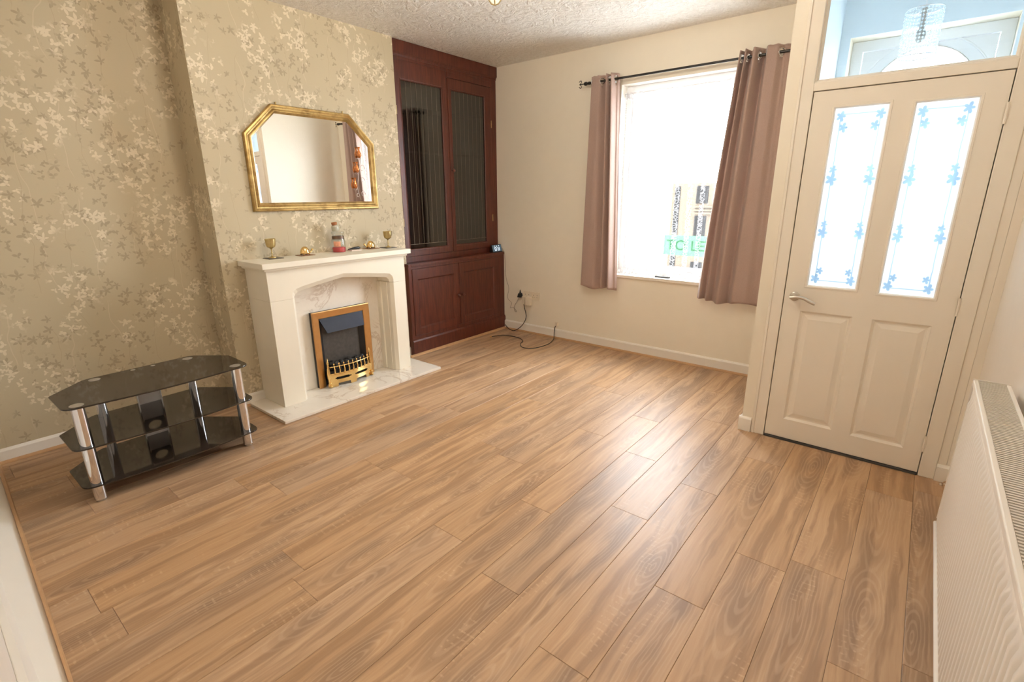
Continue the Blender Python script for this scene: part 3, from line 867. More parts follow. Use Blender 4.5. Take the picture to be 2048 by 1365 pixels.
# ================================================================= FRONT DOOR AND LOBBY
fy = 4.50
fdoor_f = MB(); fdoor_f.plate((FX0, FX1), (0.0, FZ1), [(FX0 + 0.065, FX1 - 0.065, -0.1, FZ1 - 0.065)], fy - 0.01, fy + 0.06, 1)
S(fdoor_f, 'trim_10', 'upvc', bevel=0.004)
ax0, ax1, az1 = FX0 + 0.068, FX1 - 0.068, FZ1 - 0.068
ccx, ccz, cr = -0.19, 2.033, 0.290
fd = MB()
# leaf: lower plate with two glazed openings, upper plate with the half-round light
fg = [(-0.475, -0.215, 0.95, 1.93), (-0.165, 0.095, 0.95, 1.93)]
fd.plate((ax0, ax1), (0.01, ccz), fg, fy, fy + 0.045, 1)
cr = 0.300; crz = 0.350
arcp = [(ccx - cr * math.cos(PI * i / 28), ccz + crz * math.sin(PI * i / 28)) for i in range(29)]
outp = []
for (x, z) in arcp:
    t = (x - (ccx - cr)) / (2 * cr)
    outp.append((ax0 + (ax1 - ax0) * t, az1))
for yy, flip in ((fy, 0), (fy + 0.045, 1)):
    vs = [(x, yy, z) for x, z in arcp] + [(x, yy, z) for x, z in outp] + [(ax0, yy, ccz), (ax1, yy, ccz)]
    n = 29; fs = [(i, i + 1, n + i + 1, n + i) for i in range(n - 1)] + [(0, n, 2 * n), (n - 1, 2 * n + 1, 2 * n - 1)]
    fd.add(vs, fs)
fd.add([(x, fy, z) for x, z in arcp] + [(x, fy + 0.045, z) for x, z in arcp], [(i, i + 1, 29 + i + 1, 29 + i) for i in range(28)])
fdo = S(fd, 'door_2', 'upvc')
fp = MB(); fp.add([(x, fy + 0.022, z) for x, z in arcp], [tuple(range(29))]); fp.build('fanlight_pane', 'opal', fdo)
ld = MB(); ld.tube([(x, fy - 0.003, z) for x, z in arcp], 0.0035, 6); ld.build('lead_strip', 'silver', fdo)
ld = MB(); ld.tube([(ccx - (cr + .07) * math.cos(PI * i / 28), fy - 0.003, ccz + (crz + .06) * math.sin(PI * i / 28)) for i in range(29)], 0.006, 6); ld.build('arch_moulding', 'upvc', fdo)
for g in fg:
    MB().box(g[0] - .003, g[1] + .003, fy + 0.02, fy + 0.024, g[2] - .003, g[3] + .003).build('pane', 'opal', fdo)
S(MB().box(XL + 0.064, XR - 0.004, YD + 0.05, YF + 0.15, -0.009, 0.0), 'floor_lobby', 'beading')

# crystal pendant in the lobby
px_, py_, pz_ = -0.205, 3.90, 2.215
pen = thing('pendant_light', 'clear beaded cylinder pendant hanging in the lobby behind the fanlight', 'pendant light', (px_, py_, pz_))
MB().cyl((px_, py_, 2.46), (px_, py_, HC - 0.03), 0.003, 8).build('cord', 'upvc', pen)
MB().lathe([(0.045, 0), (0.045, 0.012), (0.02, 0.03)], (px_, py_, HC - 0.034), 20).build('ceiling_rose', 'upvc', pen, smooth=True)
q = MB(); q.cyl((px_, py_, 2.36), (px_, py_, 2.46), 0.014, 12); q.ell((px_, py_, 2.325), (0.024, 0.024, 0.040)); q.build('bulb_holder', 'silver', pen, smooth=True)
q = MB()
for z in (pz_ + 0.002, 2.452):
    q.tube([(px_ + 0.085 * math.cos(a), py_ + 0.085 * math.sin(a), z) for a in [2 * PI * i / 32 for i in range(32)]], 0.003, 6, True); q.build('ring', 'chrome', pen, smooth='all'); q = MB()
for a in (0, 2 * PI / 3, 4 * PI / 3): q.cyl((px_, py_, 2.452), (px_ + 0.085 * math.cos(a), py_ + 0.085 * math.sin(a), 2.452), 0.002, 6)
q.build('spokes', 'chrome', pen, smooth=True)
q = MB()
for i in range(32):
    a = 2 * PI * i / 32
    for k in range(13):
        z = 2.443 - 0.0182 * k; r = 0.085; hx = 0.0078
        c = (px_ + r * math.cos(a), py_ + r * math.sin(a), z)
        q.add([(c[0], c[1], z + hx), (c[0], c[1], z - hx), (c[0] - math.sin(a) * hx * .8, c[1] + math.cos(a) * hx * .8, z), (c[0] + math.sin(a) * hx * .8, c[1] - math.cos(a) * hx * .8, z), (c[0] + math.cos(a) * hx * .6, c[1] + math.sin(a) * hx * .6, z), (c[0] - math.cos(a) * hx * .6, c[1] - math.sin(a) * hx * .6, z)],
              [(0, 2, 4), (0, 4, 3), (0, 3, 5), (0, 5, 2), (1, 4, 2), (1, 3, 4), (1, 5, 3), (1, 2, 5)])
q.build('beads', 'bead', pen, kind='stuff')

# ================================================================= CEILING LIGHT (mostly above the frame)
lx, ly, lz = -1.640, 1.92, 2.284
cl = thing('ceiling_light', 'brass ceiling light whose glass drop dips into the top of the photo', 'ceiling light', (lx, ly, lz))
q = MB(); q.lathe([(0.06, 0), (0.065, -0.012), (0.03, -0.03), (0.01, -0.035)], (lx, ly, HC - 0.001), 24); q.cyl((lx, ly, HC - 0.03), (lx, ly, 2.42), 0.006, 10); q.ell((lx, ly, 2.42), (0.03, 0.03, 0.025)); q.build('stem', 'oldbrass', cl, smooth=True)
for i in range(3):
    a = 2 * PI * i / 3 + 0.5; d = (math.cos(a), math.sin(a))
    q = MB(); q.tube([(lx + d[0] * r, ly + d[1] * r, z) for r, z in ((0.0, 2.415), (0.05, 2.39), (0.11, 2.385), (0.16, 2.41), (0.18, 2.45))], 0.005, 8)
    am = q.build('arm', 'oldbrass', cl, smooth=True)
    q = MB(); q.lathe([(0.018, 0.0), (0.035, 0.015), (0.050, 0.045), (0.062, 0.085), (0.075, 0.10)], (lx + d[0] * .18, ly + d[1] * .18, 2.45), 20, cap=False); q.build('lamp_shade', 'bead', am, smooth='all')
    q = MB(); q.ell((lx + d[0] * .18, ly + d[1] * .18, 2.505), (0.022, 0.022, 0.032)); q.build('bulb', 'bulb', am, smooth='all')
    room_lamp(lx + d[0] * .18, ly + d[1] * .18, 2.565, LAMP / 3, (1.0, 0.90, 0.76), 0.045)
q = MB(); q.lathe([(0.004, 0), (0.014, 0.006), (0.024, 0.022), (0.030, 0.045), (0.026, 0.075), (0.012, 0.105), (0.008, 0.115)], (lx, ly, lz + 0.006), 16, cap=True); q.build('glass_drop', 'shade', cl, smooth='all')
q = MB()
for a in (0.66, 0.66 + PI / 2):
    pts = [(math.cos(a) * r, math.sin(a) * r, z) for r, z in ((-0.010, .115), (-0.030, .075), (-0.0345, .045), (-0.028, .020), (-0.016, .003), (0, -0.002), (0.016, .003), (0.028, .020), (0.0345, .045), (0.030, .075), (0.010, .115))]
    q.tube([(lx + p[0], ly + p[1], lz + 0.003 + p[2]) for p in pts], 0.0025, 6)
q.build('drop_cage', 'oldbrass', cl, smooth='all')

# ================================================================= FIREPLACE
XM = -3.547                                   # marble face
he = MB().box(-3.684, -3.145, 1.434, 2.868, 0.0008, 0.0225).build('hearth', 'marble', origin=(-3.4, 2.15, 0.0008), bevel=0.003)
tag(he, 'pale veined marble hearth slab lying on the floor under the fireplace', 'hearth')
fp = thing('fireplace_surround', 'cream stone fireplace surround with a low pointed arch and shelf', 'fireplace', (XM, 2.133, 0.023))
XFr = -3.37; LY0, LY1, RY0, RY1 = 1.553, 1.715, 2.592, 2.716; JZ = 0.796; TZ = 1.005
IN = 0.024


def leg(y0, y1, inner):      # inner: +1 when the opening is on the +y side
    if inner > 0: poly = [(-3.683, y0), (XFr, y0), (XFr, y1), (XFr - IN, y1 + IN), (-3.47, y1 + IN), (-3.47, y1 + IN + 0.012), (XM - .0, y1 + IN + .012), (XM - .0, y1 - 0.05), (-3.683, y1 - 0.05)]
    else: poly = [(-3.683, y0 + 0.04), (XM - .0, y0 + 0.04), (XM - .0, y0 - IN - .020), (-3.50, y0 - IN - .020), (-3.50, y0 - IN - .006), (-3.43, y0 - IN - .006), (-3.43, y0 - IN), (XFr - IN, y0 - IN), (XFr, y0), (XFr, y1), (-3.683, y1)]
    m = MB().prism(poly, 2, 0.023, JZ - 0.001)
    return m.build('leg', 'stone', fp, bevel=0.0015)


leg(LY0, LY1, 1); leg(RY0, RY1, -1)
# header with pointed arch: outer rectangle, opening polyline at two depths
op0 = [(LY1, JZ), (LY1, 0.822), (1.722, 0.842), (1.745, 0.860), (1.80, 0.874), (1.96, 0.900), (2.135, 0.925), (2.30, 0.906), (2.52, 0.878), (2.562, 0.870), (2.585, 0.848), (RY0, 0.822), (RY0, JZ)]
op1 = [(LY1 + IN, JZ), (LY1 + IN, 0.802), (1.748, 0.818), (1.768, 0.832), (1.81, 0.843), (1.965, 0.868), (2.135, 0.892), (2.297, 0.874), (2.505, 0.848), (2.540, 0.841), (2.560, 0.822), (RY0 - IN, 0.800), (RY0 - IN, JZ)]
ou = [(LY0, JZ), (LY0, 0.90), (LY0, TZ), (1.62, TZ), (1.74, TZ), (1.93, TZ), (2.135, TZ), (2.30, TZ), (2.50, TZ), (2.60, TZ), (RY1, TZ), (RY1, 0.90), (RY1, JZ)]
hm = MB(); n = len(ou)
vs = [(XFr, y, z) for y, z in ou] + [(XFr, y, z) for y, z in op0] + [(XFr - IN, y, z) for y, z in op1] + [(XM, y, z) for y, z in op1] + [(-3.683, y, z) for y, z in ou]
fs = []
for a, b in ((0, 1), (1, 2), (2, 3)):
    for i in range(n - 1): fs.append((a * n + i, a * n + i + 1, b * n + i + 1, b * n + i))
for i in range(n - 1): fs.append((i, i + 1, 4 * n + i + 1, 4 * n + i)); fs.append((3 * n + i, 3 * n + i + 1, 4 * n + i + 1, 4 * n + i))
fs += [(0, n, 2 * n, 3 * n, 4 * n), (n - 1, 2 * n - 1, 3 * n - 1, 4 * n - 1, 5 * n - 1)]
hm.add(vs, fs).build('arched_header', 'stone', fp, bevel=0.0012)
MB().box(-3.683, XM - 0.0005, LY1 + 0.001 - 0.05, RY0 + 0.04, 0.024, JZ - 0.002).box(-3.6, XM - 0.0005, LY1 + 0.01, RY0 - 0.01, JZ - .002, 0.90).build('back_panel', 'marble', fp, label='white marble back panel with brown veins')
MB().box(-3.684, -3.347, 1.533, 2.736, 1.004, 1.022).build('moulding', 'stone', fp, bevel=0.004)
MB().box(-3.684, -3.322, 1.512, 2.756, 1.022, 1.060).build('mantel_shelf', 'stone', fp, bevel=0.003)

# electric fire
fx, fy0, fy1, fz0, fz1 = -3.500, 1.908, 2.420, 0.0232, 0.634
ef = thing('electric_fire', 'brass framed electric fire with coals, standing in the fireplace opening', 'electric fire', (XM + .03, 2.164, fz0))
iy0, iy1, iz1 = 1.966, 2.362, 0.577
MB().plate((fy0 + 0.004, fy1 - 0.004), (fz0, fz1 - 0.004), [(iy0 - .004, iy1 + .004, -1, iz1 + .004)], XM + 0.0012, fx - 0.010, 0).build('casing', 'blackm', ef)
pr = MB()
# frame with a slightly dished front face, mitred
o_ = [(fy0, fz0), (fy0, fz1), (fy1, fz1), (fy1, fz0)]; i_ = [(iy0, fz0), (iy0, iz1), (iy1, iz1), (iy1, fz0)]
vs = []
for pts, x in ((o_, fx - 0.010), (o_, fx - 0.002), ([(a + (0.006 if a < 2.1 else -0.006), b - (0.006 if b > .3 else 0)) for a, b in o_], fx), ([(a + (-0.006 if a < 2.1 else 0.006), b + (0.006 if b > .3 else 0)) for a, b in i_], fx - 0.004), (i_, fx - 0.008), (i_, fx - 0.016)):
    vs += [(x, a, b) for a, b in pts]
fs = [(r * 4 + i, r * 4 + i + 1, r * 4 + 5 + i, r * 4 + 4 + i) for r in range(5) for i in range(3)] + [(0, 4, 8, 12, 16, 20), (3, 7, 11, 15, 19, 23)]
pr.add(vs, fs).build('frame', 'brushed', ef)
MB().add([(XM + .0015, iy0 - .002, fz0), (XM + .0015, iy1 + .002, fz0), (XM + .0015, iy1 + .002, iz1 + .003), (XM + .0015, iy0 - .002, iz1 + .003)], [(0, 1, 2, 3)]).build('back_plate', 'firewall', ef)
# fire box side cheeks slope inward to the back wall
MB().hexa([(fx - .012, iy0, fz0), (XM + .004, iy0 + .0005, fz0), (XM + .004, iy0 + .035, fz0), (fx - .014, iy0 + .004, fz0)], [(fx - .012, iy0, iz1), (XM + .004, iy0 + .0005, iz1), (XM + .004, iy0 + .035, iz1), (fx - .014, iy0 + .004, iz1)]).build('side_cheek', 'black', ef)
MB().hexa([(fx - .012, iy1, fz0), (XM + .004, iy1, fz0), (XM + .004, iy1 - .035, fz0), (fx - .014, iy1 - .004, fz0)], [(fx - .012, iy1, iz1), (XM + .004, iy1, iz1), (XM + .004, iy1 - .035, iz1), (fx - .014, iy1 - .004, iz1)]).build('side_cheek', 'black', ef)
# hood: sloping plate coming forward and down
MB().hexa([(fx - .012, iy0 + .003, iz1 - .002), (fx - .012, iy1 - .003, iz1 - .002), (fx - .018, iy1 - .003, iz1 - .002), (fx - .018, iy0 + .003, iz1 - .002)],
          [(fx + .022, iy0 + .045, 0.462), (fx + .022, iy1 - .016, 0.462), (fx + .016, iy1 - .016, 0.462), (fx + .016, iy0 + .045, 0.462)]).build('hood', 'hood', ef, label='sloping glossy dark hood')
MB().box(XM + .005, fx + .035, iy0 + .012, iy1 - .012, fz0 + 0.05, 0.150).build('coal_tray', 'blackm', ef)
cm = MB()
for i in range(60):
    yy = iy0 + .03 + random.random() * (iy1 - iy0 - .06); xx = XM + .02 + random.random() * 0.07; r = 0.013 + random.random() * 0.012
    zz = 0.150 + 0.04 * (1 - (xx - XM) / 0.10) + random.random() * .02
    a = random.random() * PI
    o = len(cm.v); cm.ell((xx, yy, zz), (r * (.8 + random.random() * .5), r * (.8 + random.random() * .6), r * (.7 + random.random() * .4)), 7, 4)
    cm.v[o:] = [(x + random.uniform(-.003, .003), y + random.uniform(-.003, .003), z + random.uniform(-.003, .003)) for x, y, z in cm.v[o:]]
cm.build('coals', 'coal', ef, kind='stuff')
# brass fret
gy0, gy1 = 1.978, 2.352


def bow(t): return fx + 0.045 + 0.032 * math.sin(PI * t)


def fpt(t, z, dx=0): return (bow(t) + dx, gy0 + (gy1 - gy0) * t, z)


fret = MB()
# lower pan cover: curved pierced plate with two slots and cut-out feet
NT_ = 40


def topz(t): return 0.128


def cell(t, z):
    # True when solid
    tt = t
    for a, b in ((0.10, 0.44), (0.56, 0.90)):
        if a < tt < b:
            m = 0.010 if min(tt - a, b - tt) > 0.03 else 0.005
            if abs(z - 0.092) < m: return False
    for a, b in ((0.14, 0.43), (0.57, 0.86)):
        if a < tt < b and z < 0.050: return False
    return True


zs = [0.024, 0.037, 0.050, 0.062, 0.072, 0.082, 0.087, 0.097, 0.102, 0.112, 0.120, 0.128]
for i in range(NT_):
    for j in range(len(zs) - 1):
        t = (i + .5) / NT_
        if not cell(t, (zs[j] + zs[j + 1]) / 2): continue
        a, b = i / NT_, (i + 1) / NT_
        fret.hexa([fpt(a, zs[j], -0.003), fpt(b, zs[j], -0.003), fpt(b, zs[j + 1], -0.003), fpt(a, zs[j + 1], -0.003)], [fpt(a, zs[j]), fpt(b, zs[j]), fpt(b, zs[j + 1]), fpt(a, zs[j + 1])])
g_ = fret.build('fret', 'brass', ef)
q = MB()
for z in (0.134, 0.192): q.tube([fpt(i / 24, z, 0.004) for i in range(25)], 0.0042, 8)
q.build('rail', 'brass', g_, smooth='all')
for k in range(9):
    t = 0.09 + 0.82 * k / 8
    q = MB(); x, y, _ = fpt(t, 0)
    q.tube([(x + .004, y, 0.130), (x + .012, y, 0.145), (x + .014, y, 0.165), (x + .008, y, 0.188), (x + .004, y, 0.206)], [0.0045, 0.0062, 0.0062, 0.005, 0.003], 8)
    q.ell((x + .004, y, 0.213), (0.0068, 0.0068, 0.0075), 10, 6)
    q.build('bar', 'brass', g_, smooth='all')
for t, s_ in ((0.0, -1), (1.0, 1)):
    x, y, _ = fpt(t, 0); y += s_ * 0.006
    q = MB(); q.lathe([(0.010, 0), (0.012, 0.006), (0.012, 0.020), (0.0085, 0.03), (0.0085, 0.07), (0.012, 0.078), (0.014, 0.11), (0.011, 0.15), (0.007, 0.168), (0.009, 0.175), (0.006, 0.185), (0.0085, 0.198), (0.009, 0.208), (0.004, 0.222), (0.001, 0.245)], (x - .008, y, 0.0232), 14)
    q.ell((x + 0.010, y, 0.036), (0.013, 0.010, 0.013), 12, 8); q.ell((x + 0.006, y, 0.062), (0.009, 0.008, 0.010), 12, 8)
    q.build('post', 'brass', g_, smooth='all')

# ================================================================= MIRROR
my = [(1.672, 1.384), (1.672, 1.900), (1.885, 2.104), (2.508, 2.104), (2.724, 1.900), (2.724, 1.384)]
mi = thing('wall_mirror', 'gold framed mirror with cut top corners above the fireplace', 'mirror', (XB, 2.198, 1.384))


def inset(poly, d):
    n = len(poly); out = []
    c = Vector((sum(p[0] for p in poly) / n, sum(p[1] for p in poly) / n))
    for i in range(n):
        p0, p1, p2 = Vector(poly[i - 1]), Vector(poly[i]), Vector(poly[(i + 1) % n])
        e1 = (p1 - p0).normalized(); e2 = (p2 - p1).normalized()
        n1 = Vector((e1.y, -e1.x)); n2 = Vector((e2.y, -e2.x))
        if n1.dot(c - p1) < 0: n1, n2 = -n1, -n2
        b = (n1 + n2); b = b / b.dot(n1)
        out.append(tuple(p1 + b * d))
    return out


prof = [(0.0, 0.001), (0.0, 0.016), (0.006, 0.024), (0.016, 0.026), (0.024, 0.020), (0.030, 0.018), (0.036, 0.024), (0.046, 0.026), (0.052, 0.019), (0.056, 0.012), (0.060, 0.008)]
q = MB(); vs = []; fs = []
for d, h in prof: vs += [(XB + h, y, z) for y, z in inset(my, d)]
for k in range(len(prof) - 1):
    for i in range(6): fs.append((k * 6 + i, k * 6 + (i + 1) % 6, (k + 1) * 6 + (i + 1) % 6, (k + 1) * 6 + i))
q.add(vs, fs).build('frame', 'gold', mi, smooth=True)
gl = inset(my, 0.057)
MB().prism(gl, 0, XB + 0.003, XB + 0.0085).build('mirror_glass', 'mirror', mi)
for yy in (1.93, 2.46):
    MB().cyl((XB + 0.008, yy, 2.104), (XB + 0.008, yy, 2.116), 0.005, 8).ell((XB + .008, yy, 2.116), (.006, .006, .006), 8, 5).build('hanging_screw', 'oldbrass', mi, smooth='all')

# amber vases added against the mirror glass, standing in for a reflection
orn = thing('reflected_vases_standin', 'three small amber glass vases on pale wire scrolls, standing in for a reflection at the right of the mirror', 'ornament', (XB + 0.009, 2.58, 1.46))
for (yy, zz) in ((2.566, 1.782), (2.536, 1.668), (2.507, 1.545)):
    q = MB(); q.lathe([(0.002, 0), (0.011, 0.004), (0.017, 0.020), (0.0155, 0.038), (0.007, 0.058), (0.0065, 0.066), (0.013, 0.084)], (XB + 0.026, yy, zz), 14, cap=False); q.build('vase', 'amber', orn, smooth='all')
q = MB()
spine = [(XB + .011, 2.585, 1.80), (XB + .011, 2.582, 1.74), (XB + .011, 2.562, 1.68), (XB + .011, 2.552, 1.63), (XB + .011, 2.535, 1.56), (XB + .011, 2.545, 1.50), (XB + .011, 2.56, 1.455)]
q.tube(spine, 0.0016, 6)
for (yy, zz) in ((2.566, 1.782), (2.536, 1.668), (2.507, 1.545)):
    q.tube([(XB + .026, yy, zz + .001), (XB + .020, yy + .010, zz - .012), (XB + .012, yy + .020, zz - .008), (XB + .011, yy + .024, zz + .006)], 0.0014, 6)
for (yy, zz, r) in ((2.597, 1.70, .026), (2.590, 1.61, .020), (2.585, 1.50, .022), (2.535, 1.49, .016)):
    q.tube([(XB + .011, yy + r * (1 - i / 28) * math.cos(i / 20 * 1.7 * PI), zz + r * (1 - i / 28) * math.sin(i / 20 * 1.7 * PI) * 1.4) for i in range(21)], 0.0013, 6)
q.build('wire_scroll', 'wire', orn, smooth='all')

# ================================================================= THINGS ON THE MANTEL SHELF
Z0 = 1.0605


def coaster(y, x, w_, d_, mat, label):
    o = MB().box(x - d_ / 2, x + d_ / 2, y - w_ / 2, y + w_ / 2, Z0, Z0 + 0.004).build('coaster', mat, origin=(x, y, Z0), bevel=0.001)
    tag(o, label, 'coaster', 'coasters on the mantel shelf'); return Z0 + 0.0045


def goblet(y, x, z, label):
    q = MB(); q.lathe([(0.001, 0), (0.027, 0.0005), (0.026, 0.004), (0.012, 0.008), (0.005, 0.014), (0.0035, 0.030), (0.006, 0.036), (0.0035, 0.042), (0.004, 0.060), (0.010, 0.068), (0.026, 0.076), (0.032, 0.090), (0.034, 0.110), (0.036, 0.134), (0.0345, 0.134), (0.0325, 0.110), (0.030, 0.092), (0.02, 0.080), (0.001, 0.078)], (x, y, z), 26, cap=False)
    o = q.build('goblet', 'oldbrass', origin=(x, y, z), smooth=True); tag(o, label, 'goblet', 'brass goblets on the mantel shelf')


z = coaster(1.728, -3.60, 0.105, 0.105, 'coaster', 'dark square coaster under the goblet at the left end of the mantel')
goblet(1.722, -3.60, z, 'small aged brass goblet at the left end of the mantel shelf')
z = coaster(2.700, -3.545, 0.105, 0.105, 'coaster', 'dark square coaster under the goblet at the cupboard end of the mantel')
goblet(2.700, -3.545, z, 'small aged brass goblet at the cupboard end of the mantel shelf')


def tortoise(y, x, d, label):
    z = coaster(y, x, 0.110, 0.095, 'coaster2', 'brown coaster under the brass tortoise ' + ('left of the candle jar' if d > 0 else 'right of the candle jar'))
    t = thing('tortoise_ornament', label, 'ornament', (x, y, z), 'brass tortoises on the mantel shelf')
    q = MB(); q.ell((x, y, z + 0.012), (0.030, 0.036, 0.050), 20, 8, 0, PI / 2); q.lathe([(0.033, 0), (0.036, 0.004), (0.033, 0.007)], (x, y, z + 0.008), 20); q.build('shell', 'brass', t, smooth=True)
    q = MB(); q.tube([(x, y + d * 0.030, z + .013), (x, y + d * 0.046, z + .018), (x, y + d * 0.056, z + .032)], [0.006, 0.005, 0.006], 8); q.ell((x, y + d * 0.061, z + 0.036), (0.007, 0.010, 0.0075), 12, 8); q.build('head', 'brass', t, smooth='all')
    for sx in (-1, 1):
        for sy in (-1, 1):
            MB().tube([(x + sx * .018, y + sy * .020, z + .012), (x + sx * .022, y + sy * .024, z + .0005)], [0.006, 0.005], 8).build('leg', 'brass', t, smooth='all')
    MB().tube([(x, y - d * 0.028, z + .012), (x, y - d * 0.038, z + .009)], [0.004, 0.001], 8).build('tail', 'brass', t, smooth='all')


tortoise(1.967, -3.59, 1, 'brass tortoise ornament facing the candle jar, left of it')
tortoise(2.562, -3.60, -1, 'brass tortoise ornament facing the candle jar, right of it')

# candle jar and the little corked bottle on its lid
jx, jy = -3.60, 2.262
jar = thing('candle_jar', 'glass candle jar with red wax in the middle of the mantel shelf', 'candle', (jx, jy, Z0))
q = MB(); q.lathe([(0.048, 0.0), (0.052, 0.004), (0.053, 0.06), (0.052, 0.095), (0.044, 0.112), (0.043, 0.122), (0.045, 0.126)], (jx, jy, Z0), 32, cap=False); q.build('glass', 'jar', jar, smooth='all')
q = MB(); q.lathe([(0.049, 0), (0.050, 0.034), (0.047, 0.036), (0.001, 0.036)], (jx, jy, Z0 + 0.0015), 28); q.cyl((jx, jy, Z0 + .036), (jx, jy, Z0 + .046), 0.0012, 6); q.build('wax', 'wax', jar, smooth=True)
q = MB(); vs = []; n = 10
for k in (0, 1):
    for i in range(n + 1):
        a = math.radians(-75 + 60 * i / n); vs.append((jx + 0.0536 * math.cos(a), jy + 0.0536 * math.sin(a), Z0 + 0.045 + 0.04 * k))
q.add(vs, [(i, i + 1, n + 2 + i, n + 1 + i) for i in range(n)]).build('label_sticker', 'label', jar, label='small orange and cream paper label')
q = MB(); q.lathe([(0.0455, 0.100), (0.0455, 0.124)], (jx, jy, Z0), 28, cap=False); q.build('neck_band', 'silverlid', jar, smooth='all')
q = MB(); q.lathe([(0.040, 0.124), (0.040, 0.134), (0.046, 0.138), (0.050, 0.150), (0.047, 0.158), (0.001, 0.158)], (jx, jy, Z0), 28, cap=False); q.build('lid', 'jar', jar, smooth=True)
bt = thing('corked_bottle', 'tiny corked glass bottle with white filling leaning on top of the candle jar', 'bottle', (jx, jy - .01, Z0 + 0.1595))
T = Matrix.Rotation(math.radians(9), 3, 'X')
bp = (jx, jy - 0.012, Z0 + 0.1645)
q = MB(); q.lathe([(0.026, 0), (0.029, 0.004), (0.029, 0.036), (0.020, 0.046), (0.018, 0.050)], bp, 24, tilt=T, cap=False); q.build('glass', 'jar', bt, smooth='all')
q = MB(); q.lathe([(0.025, 0.001), (0.0278, 0.005), (0.0278, 0.035), (0.019, 0.044)], bp, 20, tilt=T); q.build('filling', 'sand', bt, smooth=True)
q = MB(); q.lathe([(0.016, 0.044), (0.021, 0.050), (0.022, 0.064), (0.020, 0.066)], bp, 20, tilt=T); q.build('cork', 'cork', bt, smooth=True)

pa = MB().box(-3.62, -3.55, 2.345, 2.440, Z0, Z0 + 0.006).build('card', 'paper', origin=(-3.58, 2.39, Z0), bevel=0.001); tag(pa, 'small whitish card lying on the mantel shelf under a black key fob', 'card')
kf = thing('key_fob', 'black tapered key fob lying on a whitish card on the mantel shelf', 'key fob', (-3.59, 2.39, Z0 + .0065))
q = MB(); q.tube([(-3.592, 2.335, Z0 + .012), (-3.59, 2.365, Z0 + .016), (-3.588, 2.40, Z0 + .019), (-3.587, 2.435, Z0 + .0195), (-3.587, 2.447, Z0 + .018)], [0.003, 0.007, 0.0105, 0.0115, 0.006], 12); q.build('body', 'black', kf, smooth='all')
MB().tube([(-3.587 + .008 * math.cos(a), 2.453 + .006 * math.sin(a), Z0 + .0165) for a in [2 * PI * i / 12 for i in range(12)]], 0.0012, 6, True).build('ring', 'chrome', kf, smooth='all')

# ================================================================= BUILT-IN CUPBOARD
cb = thing('alcove_cupboard', 'dark mahogany built-in cupboard with glazed doors in the alcove by the window wall', 'cupboard', (-3.80, 3.67, 0))
U = -3.72; L = -3.634; CY0, CY1 = 3.001, YF - 0.0015
q = MB(); q.box(XA + .001, U - 0.022, CY0, CY1, 0.88, 0.90); q.box(XA + .001, U - 0.022, CY0, CY0 + 0.015, 0.90, HC - .002); q.box(XA + .001, U - 0.022, CY1 - 0.015, CY1, 0.90, HC - .002); q.box(XA + .001, XA + .01, CY0 + .015, CY1 - .015, 0.90, HC - .002)
q.build('carcass', 'mahog', cb)
MB().plate((CY0, CY1), (0.8815, 2.64), [(3.022, 4.262, 0.935, 2.600)], U - 0.022, U, 0).build('face_frame', 'mahog', cb, bevel=0.0015)
q = MB(); q.prism([(U - 0.02, 2.625), (U + 0.004, 2.625), (U + 0.006, 2.64), (U + 0.018, 2.655), (U + 0.018, 2.745), (U - 0.02, 2.745)], 1, CY0, CY1); q.build('cornice', 'mahog', cb)
for zz in (1.42, 1.88, 2.25): MB().box(XA + .012, U - 0.04, CY0 + .017, CY1 - .017, zz, zz + .018).build('shelf', 'mahog', cb)


def glazed(y0, y1, gy0, gy1, z0, z1, knob=None):
    d = MB().plate((y0 + .0015, y1 - .0015), (z0, z1), [(gy0, gy1, 1.0, 2.447)], U - 0.018, U + 0.004, 0).build('door', 'mahog', cb, bevel=0.002)
    MB().box(U - 0.010, U - 0.006, gy0 - .004, gy1 + .004, 0.996, 2.451).build('glass_pane', 'cabglass', d, label='dark reeded glass pane with lead strips')
    q = MB(); w_ = gy1 - gy0
    for k in range(1, 8): q.box(U - 0.006, U - 0.0045, gy0 + w_ * k / 8 - .0007, gy0 + w_ * k / 8 + .0007, 1.045, 2.447)
    for zz in (1.045,): q.box(U - 0.006, U - 0.0032, gy0, gy1, zz - .0012, zz + .0012)
    q.build('lead_strips', 'wcable', d)
    q = MB(); q.panelmould(gy0 - .001, gy1 + .001, 0.999, 2.448, U + .004, 0, .01, .004, 1, profile=[(-.008, 0), (-.006, .004), (0, .003), (.006, -.006)]); q.build('glazing_bead', 'mahog', d)
    if knob:
        q = MB(); q.lathe([(0.006, 0), (0.006, 0.010), (0.014, 0.018), (0.017, 0.026), (0.013, 0.036), (0.002, 0.039)], (U + .004, knob, 1.722), 18, 0); q.build('knob', 'mahog', d, smooth='all')
    for zz in (1.25, 2.2):
        hy = y0 if not knob else y1
        MB().cyl((U + .005, hy, zz - .035), (U + .005, hy, zz + .035), 0.004, 8).build('hinge', 'oldbrass', d, smooth='all')
    return d


